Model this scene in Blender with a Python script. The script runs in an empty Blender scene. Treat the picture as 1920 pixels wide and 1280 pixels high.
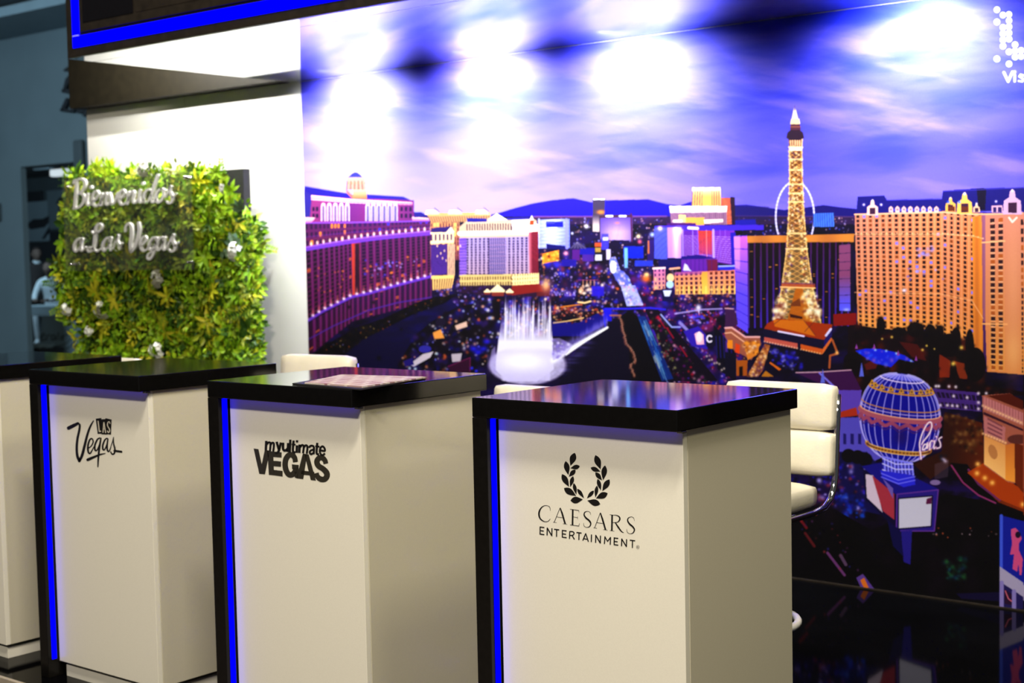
import bpy, bmesh, math, random
import numpy as np
from mathutils import Vector, Matrix
random.seed(7)
RS = np.random.RandomState(11)
S = bpy.context.scene
C = S.collection
R = math.radians

# ------------------------------------------------------------------ camera
CAM = (1.7475, -2.715, 1.4116)
PITCH, YAW, ROLL, FOC = -0.0621, 0.6854, -0.0204, 2701.0      # focal length in pixels of a 1920 wide frame
def _axes():
    cy, sy = math.cos(YAW), math.sin(YAW); cp, sp = math.cos(PITCH), math.sin(PITCH)
    f = Vector((-sy*cp, cy*cp, sp)); r = Vector((cy, sy, 0)); u = r.cross(f)
    cr, sr = math.cos(ROLL), math.sin(ROLL)
    return cr*r + sr*u, -sr*r + cr*u, f
AX_R, AX_U, AX_F = _axes()
cam_data = bpy.data.cameras.new('camera')
cam = bpy.data.objects.new('camera', cam_data); C.objects.link(cam)
cam.matrix_world = Matrix.Translation(CAM) @ Matrix((AX_R, AX_U, -AX_F)).transposed().to_4x4()
cam_data.sensor_width = 36.0
cam_data.lens = FOC/1920*36
cam_data.clip_end = 200
cam_data.dof.use_dof = True
cam_data.dof.focus_distance = 3.5
cam_data.dof.aperture_fstop = 5.0
S.camera = cam

# ------------------------------------------------------------------ world, lamps, exposure
S.view_settings.view_transform = 'Standard'
S.view_settings.look = 'None'
S.view_settings.exposure = 0.0
S.view_settings.gamma = 1.0
S.view_settings.use_curve_mapping = False
S.cycles.use_denoising = True
S.cycles.max_bounces = 8
S.cycles.sample_clamp_indirect = 60.0
S.cycles.caustics_reflective = False
S.cycles.caustics_refractive = False
w = bpy.data.worlds.new('hall_ambient'); S.world = w; w.use_nodes = True
bg = w.node_tree.nodes['Background']
bg.inputs[0].default_value = (0.75, 0.80, 0.86, 1); bg.inputs[1].default_value = 0.07

def area(name, loc, target, sx, sy, power, col):
    l = bpy.data.lights.new(name, 'AREA'); l.shape = 'RECTANGLE'; l.size = sx; l.size_y = sy
    l.energy = power; l.color = col
    o = bpy.data.objects.new(name, l); C.objects.link(o); o.location = loc
    o.rotation_euler = (Vector(target) - Vector(loc)).to_track_quat('-Z', 'Y').to_euler()
    return o
def spot(name, loc, target, power, angle, blend, col, size=0.04):
    l = bpy.data.lights.new(name, 'SPOT'); l.energy = power; l.spot_size = R(angle); l.spot_blend = blend
    l.color = col; l.shadow_soft_size = size
    o = bpy.data.objects.new(name, l); C.objects.link(o); o.location = loc
    o.rotation_euler = (Vector(target) - Vector(loc)).to_track_quat('-Z', 'Y').to_euler()
    return o
# exhibition hall ceiling lamps in front of the stand (two rows at different heights)
area('hall_lamp_low', (0.9, -4.7, 5.1), (-0.6, 0, 1.0), 1.4, 0.4, 325, (1.0, 0.89, 0.72))
area('hall_lamp_high', (0.7, -1.7, 6.2), (-0.6, 0, 0.8), 1.5, 0.3, 400, (1.0, 0.90, 0.74))
area('side_fill', (3.6, -0.6, 7.0), (-0.8, 0.3, 0.6), 1.5, 1.0, 205, (1.0, 0.90, 0.58))  # added fill, no known fixture; tinted to brighten the counter sides
# hall behind the stand
area('hall_rear_fill', (-12.5, 2.0, 3.9), (-15.0, 8.0, 2.3), 2.0, 1.5, 330, (0.80, 0.92, 1.0))  # unseen fill added to brighten the slate hall wall
area('hall_inner_fill', (-17.6, 8.5, 2.65), (-20.6, 11.6, 0.8), 1.6, 0.6, 150, (0.80, 0.92, 1.0))  # unseen fill added by the opening, aimed at the fronts inside
# the stand's own lamps: downlights in the soffit along the print, one arm lamp over the white wall
LAMP_X = (-3.73, -2.80, -1.95, -0.60)
LAMP_Y, LAMP_Z = 2.445, 2.345
for i, x in enumerate(LAMP_X):
    spot('soffit_spot', (x, LAMP_Y, LAMP_Z), (x, 2.717, 2.02), (210, 210, 215, 185)[i], (144, 144, 150, 149)[i], (1.0, 1.0, 0.95, 0.95)[i], (0.93, 0.95, 1.0), 0.03)
area('wall_wash_high', (-4.95, 2.26, 3.00), (-4.95, 2.66, 1.70), 1.4, 0.03, 52, (1.0, 0.98, 0.92))
area('wall_wash_low', (-4.75, 2.20, 2.66), (-4.75, 2.68, 1.60), 1.1, 0.03, 26, (1.0, 0.98, 0.92))

def ray(px, py):
    px, py = float(px), float(py)
    return AX_F + (px-960)/FOC*AX_R - (py-640)/FOC*AX_U
def at_y(px, py, Y):
    d = ray(px, py); return Vector(CAM) + d*((Y-CAM[1])/d.y)
def at_z(px, py, Z):
    d = ray(px, py); return Vector(CAM) + d*((Z-CAM[2])/d.z)

# ------------------------------------------------------------------ materials
def mat(name, col, rough=0.5, metal=0.0, spec=0.5, var=0.0, vscale=40.0, bump=0.0, bscale=200.0, emit=None, estr=0.0, coat=0.0):
    m = bpy.data.materials.new(name); m.use_nodes = True
    nt = m.node_tree; b = nt.nodes['Principled BSDF']
    b.inputs['Base Color'].default_value = (*col, 1); b.inputs['Roughness'].default_value = rough
    b.inputs['Metallic'].default_value = metal; b.inputs['Specular IOR Level'].default_value = spec
    b.inputs['Coat Weight'].default_value = coat
    tc = nt.nodes.new('ShaderNodeTexCoord')
    if var > 0:
        n = nt.nodes.new('ShaderNodeTexNoise'); n.inputs['Scale'].default_value = vscale; n.inputs['Detail'].default_value = 4
        r = nt.nodes.new('ShaderNodeValToRGB')
        r.color_ramp.elements[0].position = 0.3; r.color_ramp.elements[1].position = 0.7
        r.color_ramp.elements[0].color = (*[max(0, c*(1-var)) for c in col], 1)
        r.color_ramp.elements[1].color = (*[min(1, c*(1+var)) for c in col], 1)
        nt.links.new(tc.outputs['Object'], n.inputs['Vector']); nt.links.new(n.outputs['Fac'], r.inputs['Fac'])
        nt.links.new(r.outputs['Color'], b.inputs['Base Color'])
    if bump > 0:
        n2 = nt.nodes.new('ShaderNodeTexNoise'); n2.inputs['Scale'].default_value = bscale; n2.inputs['Detail'].default_value = 3
        bp = nt.nodes.new('ShaderNodeBump'); bp.inputs['Strength'].default_value = bump; bp.inputs['Distance'].default_value = 0.002
        nt.links.new(tc.outputs['Object'], n2.inputs['Vector']); nt.links.new(n2.outputs['Fac'], bp.inputs['Height'])
        nt.links.new(bp.outputs['Normal'], b.inputs['Normal'])
    if emit is not None:
        b.inputs['Emission Color'].default_value = (*emit, 1); b.inputs['Emission Strength'].default_value = estr
    return m
def lin(r, g, b):
    f = lambda c: (c/255/12.92) if c <= 10 else ((c/255+0.055)/1.055)**2.4
    return (f(r), f(g), f(b))
M = {}
M['black_gloss'] = mat('black_gloss_laminate', (0.0032, 0.003, 0.003), 0.08, spec=0.5, var=0.15, vscale=60)
M['black_side'] = mat('black_satin_laminate', (0.0045, 0.004, 0.0035), 0.25, spec=0.25, var=0.2, vscale=60)
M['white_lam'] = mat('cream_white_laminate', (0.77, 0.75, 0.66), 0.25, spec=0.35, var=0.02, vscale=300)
M['white_side_shaded'] = mat('cream_gloss_laminate_shaded', (0.56, 0.53, 0.42), 0.12, spec=0.5, var=0.02, vscale=300)  # glossier cream board, side shade darkened into its base colour
M['led'] = mat('blue_led', (0.0, 0.0, 0.02), 0.6, spec=0.0, emit=(0.0, 0.0, 1.0), estr=2.3, var=0.01)
M['led_soft'] = mat('blue_led_under_top', (0.0, 0.0, 0.02), 0.6, spec=0.0, emit=(0.03, 0.0, 1.0), estr=1.0, var=0.01)
M['ink'] = mat('black_vinyl', (0.009, 0.008, 0.007), 0.5, spec=0.2, var=0.1)
M['ink2'] = mat('charcoal_vinyl', (0.028, 0.025, 0.018), 0.5, spec=0.2, var=0.1)
M['ink_cream'] = mat('cream_vinyl', (0.66, 0.62, 0.50), 0.5, spec=0.2, var=0.03)
M['chrome'] = mat('polished_chrome', (0.75, 0.74, 0.72), 0.08, metal=1.0, var=0.03)
M['leather'] = mat('white_leather', (0.76, 0.72, 0.60), 0.36, spec=0.45, var=0.04, vscale=20, bump=0.25, bscale=160)
M['wall_white'] = mat('white_painted_board', (0.82, 0.81, 0.77), 0.45, var=0.015, vscale=6)
M['fascia'] = mat('dark_brown_fascia', (0.022, 0.017, 0.012), 0.35, spec=0.4, var=0.25, vscale=25)
M['screen'] = mat('dark_screen', (0.004, 0.003, 0.004), 0.12, spec=0.5, var=0.1)
M['soffit'] = mat('mirror_gloss_soffit', (0.86, 0.88, 0.93), 0.035, metal=0.9, spec=0.6, var=0.02, vscale=4)
M['header'] = mat('dark_olive_header', (0.010, 0.008, 0.004), 0.5, spec=0.25, var=0.2, vscale=25)
M['floor'] = mat('black_gloss_floor', (0.0012, 0.0012, 0.0016), 0.06, spec=0.05, var=0.3, vscale=3)
M['trim'] = mat('brushed_aluminium', (0.62, 0.55, 0.44), 0.4, metal=0.6, var=0.1)
M['carpet'] = mat('hall_carpet', (0.09, 0.075, 0.07), 0.9, spec=0.1, var=0.3, vscale=80, bump=0.5)
M['lamp_white'] = mat('white_lamp_metal', (0.7, 0.7, 0.7), 0.4, var=0.03)
M['lamp_lens'] = mat('lit_lamp_lens', (0.9, 0.9, 0.9), 0.3, emit=(0.95, 0.97, 1.0), estr=25, var=0.01)
M['board'] = mat('black_backing_board', (0.012, 0.012, 0.012), 0.6, var=0.2)
M['letter'] = mat('white_foam_letter', (0.83, 0.82, 0.79), 0.45, var=0.02)
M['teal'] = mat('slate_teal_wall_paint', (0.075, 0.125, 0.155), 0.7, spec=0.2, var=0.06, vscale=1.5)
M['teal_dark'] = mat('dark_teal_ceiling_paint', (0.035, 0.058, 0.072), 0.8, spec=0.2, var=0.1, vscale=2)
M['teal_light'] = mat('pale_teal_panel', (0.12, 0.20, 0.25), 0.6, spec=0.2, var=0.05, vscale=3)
M['navy'] = mat('dark_navy_board', (0.012, 0.018, 0.024), 0.6, spec=0.2, var=0.2)
M['suit'] = mat('black_suit_cloth', (0.008, 0.010, 0.012), 0.8, spec=0.1, var=0.2)
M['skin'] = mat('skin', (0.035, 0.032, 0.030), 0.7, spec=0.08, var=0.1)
M['hair'] = mat('dark_hair', (0.008, 0.008, 0.009), 0.8, spec=0.05, var=0.2)
M['shirt'] = mat('pale_shirt_cloth', (0.17, 0.25, 0.30), 0.8, spec=0.1, var=0.06)

# ------------------------------------------------------------------ object helpers
def thing(name, label, cat, loc=(0, 0, 0), rz=0.0, group=None):
    o = bpy.data.objects.new(name, None); C.objects.link(o)
    o.location = loc; o.rotation_euler = (0, 0, rz); o.empty_display_size = 0.1
    o['label'] = label; o['category'] = cat
    if group: o['group'] = group
    return o
def link(name, me, m, parent=None, smooth=False):
    if m is not None and not me.materials: me.materials.append(m)
    o = bpy.data.objects.new(name, me); C.objects.link(o)
    if parent is not None: o.parent = parent
    if smooth:
        for p in me.polygons: p.use_smooth = True
    return o
def obj(name, bm, m, parent=None, smooth=False):
    me = bpy.data.meshes.new(name)
    bmesh.ops.recalc_face_normals(bm, faces=bm.faces[:])
    bm.to_mesh(me); bm.free()
    return link(name, me, m, parent, smooth)
def tag(o, label, cat, group=None):
    o['label'] = label; o['category'] = cat
    if group: o['group'] = group
    return o
def struct(name, bm, m, parent=None):
    o = obj(name, bm, m, parent)
    if parent is None: o['kind'] = 'structure'
    return o
def box(bm, x0, x1, y0, y1, z0, z1, bev=0.0, seg=2):
    r = bmesh.ops.create_cube(bm, size=1.0)
    vs = r['verts']
    for v in vs:
        v.co = Vector(((x0+x1)/2 + v.co.x*(x1-x0), (y0+y1)/2 + v.co.y*(y1-y0), (z0+z1)/2 + v.co.z*(z1-z0)))
    if bev > 0:
        es = list({e for v in vs for e in v.link_edges})
        bmesh.ops.bevel(bm, geom=es, offset=bev, segments=seg, profile=0.5, affect='EDGES')
    return bm
def B(*a, **k): return box(bmesh.new(), *a, **k)
def tube(bm, pts, r, n=10, closed=False):
    pts = [Vector(p) for p in pts]; rings = []; up = None; N = len(pts)
    for i, p in enumerate(pts):
        a = pts[(i-1) % N] if (closed or i > 0) else p
        b = pts[(i+1) % N] if (closed or i < N-1) else p
        t = (b-a).normalized()
        if up is None: up = t.orthogonal().normalized()
        up = (up - t*up.dot(t)).normalized(); s = t.cross(up)
        rr = r[i] if isinstance(r, (list, tuple)) else r
        rings.append([bm.verts.new(p + (up*math.cos(2*math.pi*k/n) + s*math.sin(2*math.pi*k/n))*rr) for k in range(n)])
    for i in range(N if closed else N-1):
        A, Bq = rings[i], rings[(i+1) % N]
        for k in range(n): bm.faces.new((A[k], A[(k+1) % n], Bq[(k+1) % n], Bq[k]))
    if not closed:
        bm.faces.new(rings[0][::-1]); bm.faces.new(rings[-1])
    return bm
def lathe(bm, prof, c=(0, 0, 0), n=32):
    rings = []
    for r, z in prof:
        rings.append([bm.verts.new((c[0]+max(r, 1e-4)*math.cos(2*math.pi*k/n), c[1]+max(r, 1e-4)*math.sin(2*math.pi*k/n), c[2]+z)) for k in range(n)])
    for A, Bq in zip(rings, rings[1:]):
        for k in range(n): bm.faces.new((A[k], A[(k+1) % n], Bq[(k+1) % n], Bq[k]))
    bm.faces.new(rings[0][::-1]); bm.faces.new(rings[-1])
    return bm
def spline(pts, k=6):
    """Catmull-Rom through 2-D points (x, y, width)."""
    P = [np.array(p, float) for p in pts]
    if len(P) < 3: return P
    P = [2*P[0]-P[1]] + P + [2*P[-1]-P[-2]]; out = []
    for i in range(1, len(P)-2):
        p0, p1, p2, p3 = P[i-1:i+3]
        for j in range(k):
            t = j/k
            out.append(0.5*((2*p1)+(-p0+p2)*t+(2*p0-5*p1+4*p2-p3)*t*t+(-p0+3*p1-3*p2+p3)*t**3))
    out.append(P[-2]); return out
def ribbon(bm, pts, to3, depth=0.0, round_caps=True, smooth=True, k=6, back=None):
    """Flat or extruded brush stroke: pts = (x, y, width) in art units; to3(x, y) -> Vector; back = extrusion vector."""
    Q = spline(pts, k) if smooth else [np.array(p, float) for p in pts]
    L, Rr = [], []; n = len(Q)
    for i, q in enumerate(Q):
        a = Q[max(i-1, 0)]; b = Q[min(i+1, n-1)]
        t = (b-a)[:2]; t = t/(np.linalg.norm(t)+1e-9); nn = np.array((-t[1], t[0])); h = max(q[2], 0.5)/2
        L.append(q[:2]+nn*h); Rr.append(q[:2]-nn*h)
    if round_caps:
        for end in (0, -1):
            q = Q[end]; a = Q[1] if end == 0 else Q[-2]
            t = (q-a)[:2]; t = t/(np.linalg.norm(t)+1e-9)
            h = max(q[2], 0.5)/2; tip = q[:2]+t*h*0.8; s = np.array((-t[1], t[0]))*h*0.55
            l2, r2 = tip+s, tip-s
            if end == 0: L.insert(0, r2); Rr.insert(0, l2)
            else: L.append(l2); Rr.append(r2)
    vl = [bm.verts.new(to3(*p)) for p in L]; vr = [bm.verts.new(to3(*p)) for p in Rr]
    for i in range(len(vl)-1): bm.faces.new((vl[i], vl[i+1], vr[i+1], vr[i]))
    if back is not None:
        bl = [bm.verts.new(v.co+back) for v in vl]; br = [bm.verts.new(v.co+back) for v in vr]
        for i in range(len(vl)-1):
            bm.faces.new((bl[i], br[i], br[i+1], bl[i+1]))
            bm.faces.new((vl[i], bl[i], bl[i+1], vl[i+1])); bm.faces.new((vr[i], vr[i+1], br[i+1], br[i]))
        for e in (0, -1): bm.faces.new((vl[e], vr[e], br[e], bl[e]))
def flat_poly(bm, pts, to3):
    bm.faces.new([bm.verts.new(to3(*p)) for p in pts])

YW, ZT = 2.717, 2.362           # back wall plane, soffit height
# ------------------------------------------------------------------ the printed backdrop: flat artwork, painted procedurally in its own plane
MX0, MX1, MZ0, MZ1, MPX = -4.143, 1.62, 0.0, ZT, 0.0017
MW, MH = int((MX1-MX0)/MPX), int((MZ1-MZ0)/MPX)
def art_img():
    aR, aU, aF = (np.array(tuple(v)) for v in (AX_R, AX_U, AX_F)); c0 = np.array(CAM)
    X = (MX0+(np.arange(MW)+0.5)*MPX)[None, :]; Z = (MZ1-(np.arange(MH)+0.5)*MPX)[:, None]
    dx, dy, dz = X-c0[0], YW-c0[1], Z-c0[2]
    dep = dx*aF[0]+dy*aF[1]+dz*aF[2]
    PX = (960+FOC*(dx*aR[0]+dy*aR[1]+dz*aR[2])/dep).astype(np.float32)      # art coordinates of every texel
    PY = (640-FOC*(dx*aU[0]+dy*aU[1]+dz*aU[2])/dep).astype(np.float32)
    img = np.zeros((MH, MW, 3), np.float32)
    def idx(p):
        v = at_y(p[0], p[1], YW); return ((v.x-MX0)/MPX, (MZ1-v.z)/MPX)
    def reg(pts, pad=2):
        I = [idx(p) for p in pts]; xs = [i[0] for i in I]; ys = [i[1] for i in I]
        a, b = max(0, int(min(xs))-pad), min(MW, int(max(xs))+pad+1); c, d = max(0, int(min(ys))-pad), min(MH, int(max(ys))+pad+1)
        return slice(c, max(c, d)), slice(a, max(a, b))
    def col(c): return np.array(c, np.float32)/255
    def blend(sl, c, a):
        a = np.asarray(a, np.float32)
        if a.ndim == 2: a = a[..., None]
        img[sl] = img[sl]*(1-a)+np.asarray(c, np.float32)*a
    def inside(pts, X, Y):
        m = np.zeros(X.shape, bool); n = len(pts)
        for i in range(n):
            x0, y0 = pts[i]; x1, y1 = pts[(i+1) % n]
            if y0 == y1: continue
            k = (y0 > Y) != (y1 > Y)
            m ^= k & (X < (x1-x0)*(Y-y0)/(y1-y0)+x0)
        return m
    def poly(pts, c, a=1.0):
        sl = reg(pts); m = inside(pts, PX[sl], PY[sl]); blend(sl, col(c), m*a)
    def grad(pts, c0_, c1_, y0, y1, a=1.0, horiz=False):
        sl = reg(pts); X, Y = PX[sl], PY[sl]; m = inside(pts, X, Y)
        t = np.clip(((X if horiz else Y)-y0)/(y1-y0), 0, 1)[..., None]
        blend(sl, col(c0_)*(1-t)+col(c1_)*t, m*a)
    def line(pts, wd, c, a=1.0, soft=0.7):
        p = pts; x0 = min(q[0] for q in p)-wd-2; x1 = max(q[0] for q in p)+wd+2; y0 = min(q[1] for q in p)-wd-2; y1 = max(q[1] for q in p)+wd+2
        sl = reg([(x0, y0), (x1, y0), (x1, y1), (x0, y1)]); X, Y = PX[sl], PY[sl]
        if X.size == 0: return
        D = np.full(X.shape, 1e9, np.float32)
        for (ax, ay), (bx, by) in zip(p, p[1:]):
            ux, uy = bx-ax, by-ay; L = ux*ux+uy*uy+1e-9
            t = np.clip(((X-ax)*ux+(Y-ay)*uy)/L, 0, 1)
            D = np.minimum(D, np.hypot(X-ax-t*ux, Y-ay-t*uy))
        blend(sl, col(c), np.clip((wd/2-D)/soft+0.5, 0, 1)*a)
    def dot(x, y, r, c, a=1.0, ry=None):
        ry = ry or r
        sl = reg([(x-3*r, y-3*ry), (x+3*r, y-3*ry), (x+3*r, y+3*ry), (x-3*r, y+3*ry)], 1); X, Y = PX[sl], PY[sl]
        if X.size == 0: return
        blend(sl, col(c), np.exp(-(((X-x)/r)**2+((Y-y)/ry)**2))*a)
    def ell(x, y, rx, ry, c, a=1.0):
        sl = reg([(x-rx, y-ry), (x+rx, y-ry), (x+rx, y+ry), (x-rx, y+ry)]); X, Y = PX[sl], PY[sl]
        d = np.hypot((X-x)/rx, (Y-y)/ry); blend(sl, col(c), np.clip((1-d)*min(rx, ry)/0.8+0.5, 0, 1)*a)
    def fac(quad, fn, a=1.0):
        """quad TL, TR, BR, BL; fn(s, t) -> rgb array in 0..255"""
        src = quad; dst = [(0, 0), (1, 0), (1, 1), (0, 1)]; A = []; b = []
        for (x, y), (u, v) in zip(src, dst):
            A += [[x, y, 1, 0, 0, 0, -u*x, -u*y], [0, 0, 0, x, y, 1, -v*x, -v*y]]; b += [u, v]
        h = np.linalg.solve(np.array(A, float), np.array(b, float))
        sl = reg(quad); X, Y = PX[sl].astype(float), PY[sl].astype(float); m = inside(quad, X, Y)
        q = h[6]*X+h[7]*Y+1; s = (h[0]*X+h[1]*Y+h[2])/q; t = (h[3]*X+h[4]*Y+h[5])/q
        blend(sl, np.clip(fn(np.clip(s, 0, 1), np.clip(t, 0, 1))/255, 0, 1), m*a)
    def mix(a, b, m):
        m = np.asarray(m)[..., None]; return np.asarray(a, float)*(1-m)+np.asarray(b, float)*m
    def cells(s, t, nx, ny, wx, wy, seed=0):
        fs, ft = (s*nx) % 1, (t*ny) % 1
        m = (abs(fs-0.5) < wx/2) & (abs(ft-0.5) < wy/2)
        i = np.clip((s*nx).astype(int), 0, nx-1); j = np.clip((t*ny).astype(int), 0, ny-1)
        rnd = np.random.RandomState(seed).rand(ny, nx)[j, i]
        return m, rnd, fs, ft
    def hotel(nx, ny, wx, wy, top, bot, glass, lit, plit=0.1, seed=0, ribs=None, floor=0.0, fl_col=None, glow=None):
        def f(s, t):
            base = mix(top, bot, t)
            if glow is not None: base = mix(base, glow, np.clip((t-0.72)/0.28, 0, 1)**2*(0.55+0.45*np.cos((s*nx % 1-0.0)*2*math.pi)))
            m, rnd, fs, ft = cells(s, t, nx, ny, wx, wy, seed)
            g = np.where((rnd < plit)[..., None], np.asarray(lit, float), np.asarray(glass, float))
            o = np.where(m[..., None], g, base)
            if ribs is not None: o = np.where((abs(fs-0.5) > 0.5-ribs[0]/2)[..., None], mix(base, ribs[1], 0.85), o)
            if floor: o = np.where((((ft > 1-floor)) & (abs(fs-.5) < wx/2))[..., None], np.asarray(fl_col, float), o)
            return o
        return f
    vn = {}
    def noise(X, Y, sx, sy, seed, octv=4):
        o = 0; amp = 1; tot = 0
        for k in range(octv):
            key = (seed, k)
            if key not in vn: vn[key] = np.random.RandomState(seed*31+k).rand(256, 256).astype(np.float32)
            G = vn[key]; x = X/sx*2**k+seed*3.7; y = Y/sy*2**k+seed*1.3
            xi = np.floor(x).astype(int); yi = np.floor(y).astype(int); fx = x-xi; fy = y-yi
            fx = fx*fx*(3-2*fx); fy = fy*fy*(3-2*fy)
            v = (G[yi % 256, xi % 256]*(1-fx)+G[yi % 256, (xi+1) % 256]*fx)*(1-fy)+(G[(yi+1) % 256, xi % 256]*(1-fx)+G[(yi+1) % 256, (xi+1) % 256]*fx)*fy
            o = o+v*amp; tot += amp; amp *= 0.5
        return o/tot
    zones = dict(b=(560, 300, 2.998), c=(960, 330, 3.2), t=(1360, 180, 2.4607), r=(1360, 650, 2.032), n=(1580, 660, 3.765),
                 f=(860, 520, 6.097), p=(1140, 540, 6.857), e=(1360, 540, 7.111), g=(1590, 580, 5.818), k=(1000, 380, 6.4), h=(1200, 330, 5.12), l=(1480, 900, 3.368), s=(1280, 0, 3.0))
    def q(z, *pts):
        x, y, k = zones[z]; return [(x+a/k, y+b/k) for a, b in pts]
    rr = np.random.RandomState(5)
    def sparkle(pts, n, cols, r=(0.8, 2.0), a=(0.5, 1.0)):
        xs = [p[0] for p in pts]; ys = [p[1] for p in pts]
        for _ in range(n):
            for _t in range(20):
                x, y = rr.uniform(min(xs), max(xs)), rr.uniform(min(ys), max(ys))
                if inside(pts, np.array([x]), np.array([y]))[0]: break
            rad = rr.uniform(*r); dot(x, y, rad, cols[rr.randint(len(cols))], rr.uniform(*a), rad*rr.uniform(0.7, 1.2))

    # ---- dusk sky with streaked cloud
    top = PY; u = np.clip((PX-560)/1360, 0, 1.4); v = np.clip(PY/400, -0.2, 1)
    n1 = noise(PX-PY*0.9*0+0.0, PY+PX*0.10, 240, 46, 3, 5); n2 = noise(PX, PY-PX*0.16, 150, 30, 9, 5)
    base = mix((46, 62, 212), (120, 108, 226), np.clip(v*1.05, 0, 1))
    base = mix(base, (178, 160, 236), np.clip((v-0.72)/0.3, 0, 1)*np.clip(1.2-u*0.75, 0, 1)*0.75)
    base = mix(base, (118, 110, 226), np.clip((n1-0.40)*3.2, 0, 1)*0.75)
    base = mix(base, (158, 136, 228), np.clip((n2-0.50)*3.6, 0, 1)*(0.30+0.5*np.clip(v, 0, 1)))
    base = mix(base, (28, 52, 222), np.clip((0.43-n1)*5, 0, 1)*0.55*np.clip(1.25-v, 0, 1))
    base = mix(base, (198, 190, 238), np.clip((v-0.45)*1.5, 0, 1)*np.clip(1-(u-0.05)/0.55, 0, 1)*(0.35+0.6*n1))
    img[:] = base/255
    # ---- distant mountains
    mt = [(880, 412), (935, 399), (965, 390), (1000, 381), (1035, 375), (1075, 371), (1110, 379), (1140, 375), (1185, 374), (1215, 373), (1250, 382), (1275, 385), (1295, 378), (1320, 380), (1370, 384), (1400, 383), (1435, 388),
          (1470, 393), (1500, 390), (1545, 384), (1575, 388), (1605, 391), (1700, 392), (1920, 400), (1920, 450), (880, 450)]
    grad(mt, (44, 24, 206), (34, 20, 150), 900, 1550, horiz=True)
    poly([(1365, 385), (1435, 389), (1470, 394), (1545, 385), (1605, 392), (1605, 440), (1365, 440)], (34, 22, 112), 0.6)
    # ---- valley floor and ground
    ground = [(560, 405), (4200, 405), (4200, 2600), (560, 1300)]
    sl = reg(ground); X, Y = PX[sl], PY[sl]; m = inside(ground, X, Y)
    gn = noise(X, Y, 60, 26, 21, 4); gn2 = noise(X, Y, 26, 14, 23, 3)
    g = mix((24, 10, 48), (40, 16, 92), np.clip((gn-0.35)*3, 0, 1)); g = mix(g, (10, 5, 18), np.clip((gn2-0.5)*4, 0, 1)*0.7)
    blend(sl, g/255, m*1.0)
    poly([(1000, 405), (1620, 405), (1620, 420), (1000, 420)], (92, 56, 120), 0.55)
    city = [(1000, 408), (1620, 408), (1620, 440), (1240, 520), (1000, 470)]
    sparkle(city, 650, [(190, 190, 255), (250, 220, 230), (70, 90, 230), (40, 40, 180), (240, 190, 170), (20, 12, 60)], (0.8, 1.9), (0.4, 1.0))
    line([(1000, 406), (1250, 405)], 3, (170, 110, 170), 0.6); line([(1375, 404), (1610, 406)], 2.5, (130, 90, 150), 0.5)
    # mid city on both sides of the boulevard
    lft = [(815, 540), (1010, 470), (1140, 500), (1190, 620), (1140, 640), (1060, 620), (940, 640), (815, 600)]
    sparkle(lft, 420, [(56, 30, 180), (30, 14, 90), (100, 50, 160), (16, 8, 34), (60, 60, 220), (150, 60, 90)], (3, 7.5), (0.5, 0.9))
    sparkle(lft, 760, [(255, 225, 190), (235, 160, 90), (210, 190, 250), (230, 120, 70), (160, 170, 255), (90, 60, 220)], (0.8, 2.6), (0.5, 1.0))
    rgt = [(1180, 500), (1385, 560), (1400, 650), (1360, 720), (1240, 720), (1190, 600)]
    sparkle(rgt, 320, [(74, 34, 200), (40, 16, 110), (20, 8, 44), (110, 50, 170), (60, 50, 220), (150, 40, 110)], (3, 8), (0.5, 0.9))
    sparkle(rgt, 420, [(255, 210, 220), (210, 60, 110), (230, 200, 255), (120, 90, 250), (200, 40, 60), (240, 160, 90)], (0.8, 2.4), (0.5, 1.0))
    # ---- far towers
    fac(q('k', (60, 200), (435, 190), (440, 540), (65, 545)), lambda s, t: mix(mix((120, 130, 246), (216, 222, 255), np.clip(1-abs(s-0.42)*1.3, 0, 1)), (80, 84, 210), ((t*24) % 1 < 0.22)*0.55))
    poly(q('k', (155, 222), (360, 222), (360, 290), (155, 290)), (36, 36, 186)); poly(q('k', (160, 490), (390, 515), (390, 560), (160, 550)), (24, 14, 120))
    line(q('k', (70, 190), (70, 540)), 2.2, (196, 200, 255)); line(q('k', (400, 200), (405, 540)), 5, (150, 150, 246))
    for i in range(9): dot(*q('k', (165+i*11, 240))[0], 0.9, (120, 130, 240))
    fac(q('k', (715, -50), (865, -50), (850, 345), (715, 345)), lambda s, t: mix(mix((78, 66, 96), (206, 190, 190), np.clip((t-0.45)*3, 0, 1)), (232, 150, 74), np.exp(-((s-0.7)/0.35)**2-((t-0.38)/0.06)**2)))
    poly(q('k', (720, -50), (860, -50), (860, -38), (720, -38)), (250, 246, 255))
    fac(q('k', (800, 150), (1190, 140), (1195, 450), (800, 440)), lambda s, t: mix(mix((96, 70, 176), (206, 178, 226), np.clip(t*1.5, 0, 1)*(0.6+0.4*np.cos((s-0.55)*4))), (130, 110, 200), ((s*28) % 1 < 0.3)*0.35))
    poly(q('k', (800, 150), (1190, 140), (1190, 172), (800, 180)), (84, 50, 84))
    for a in ((880, 950), (1040, 1110)): line(q('k', (a[0], 158), (a[1], 158)), 3.5, (255, 252, 250))
    dot(*q('k', (1010, 240))[0], 5, (214, 140, 110), 0.8, 2.2); line(q('k', (800, 160), (803, 440)), 1.6, (60, 36, 60)); line(q('k', (1175, 130), (1185, 460)), 3, (96, 40, 90))
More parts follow.
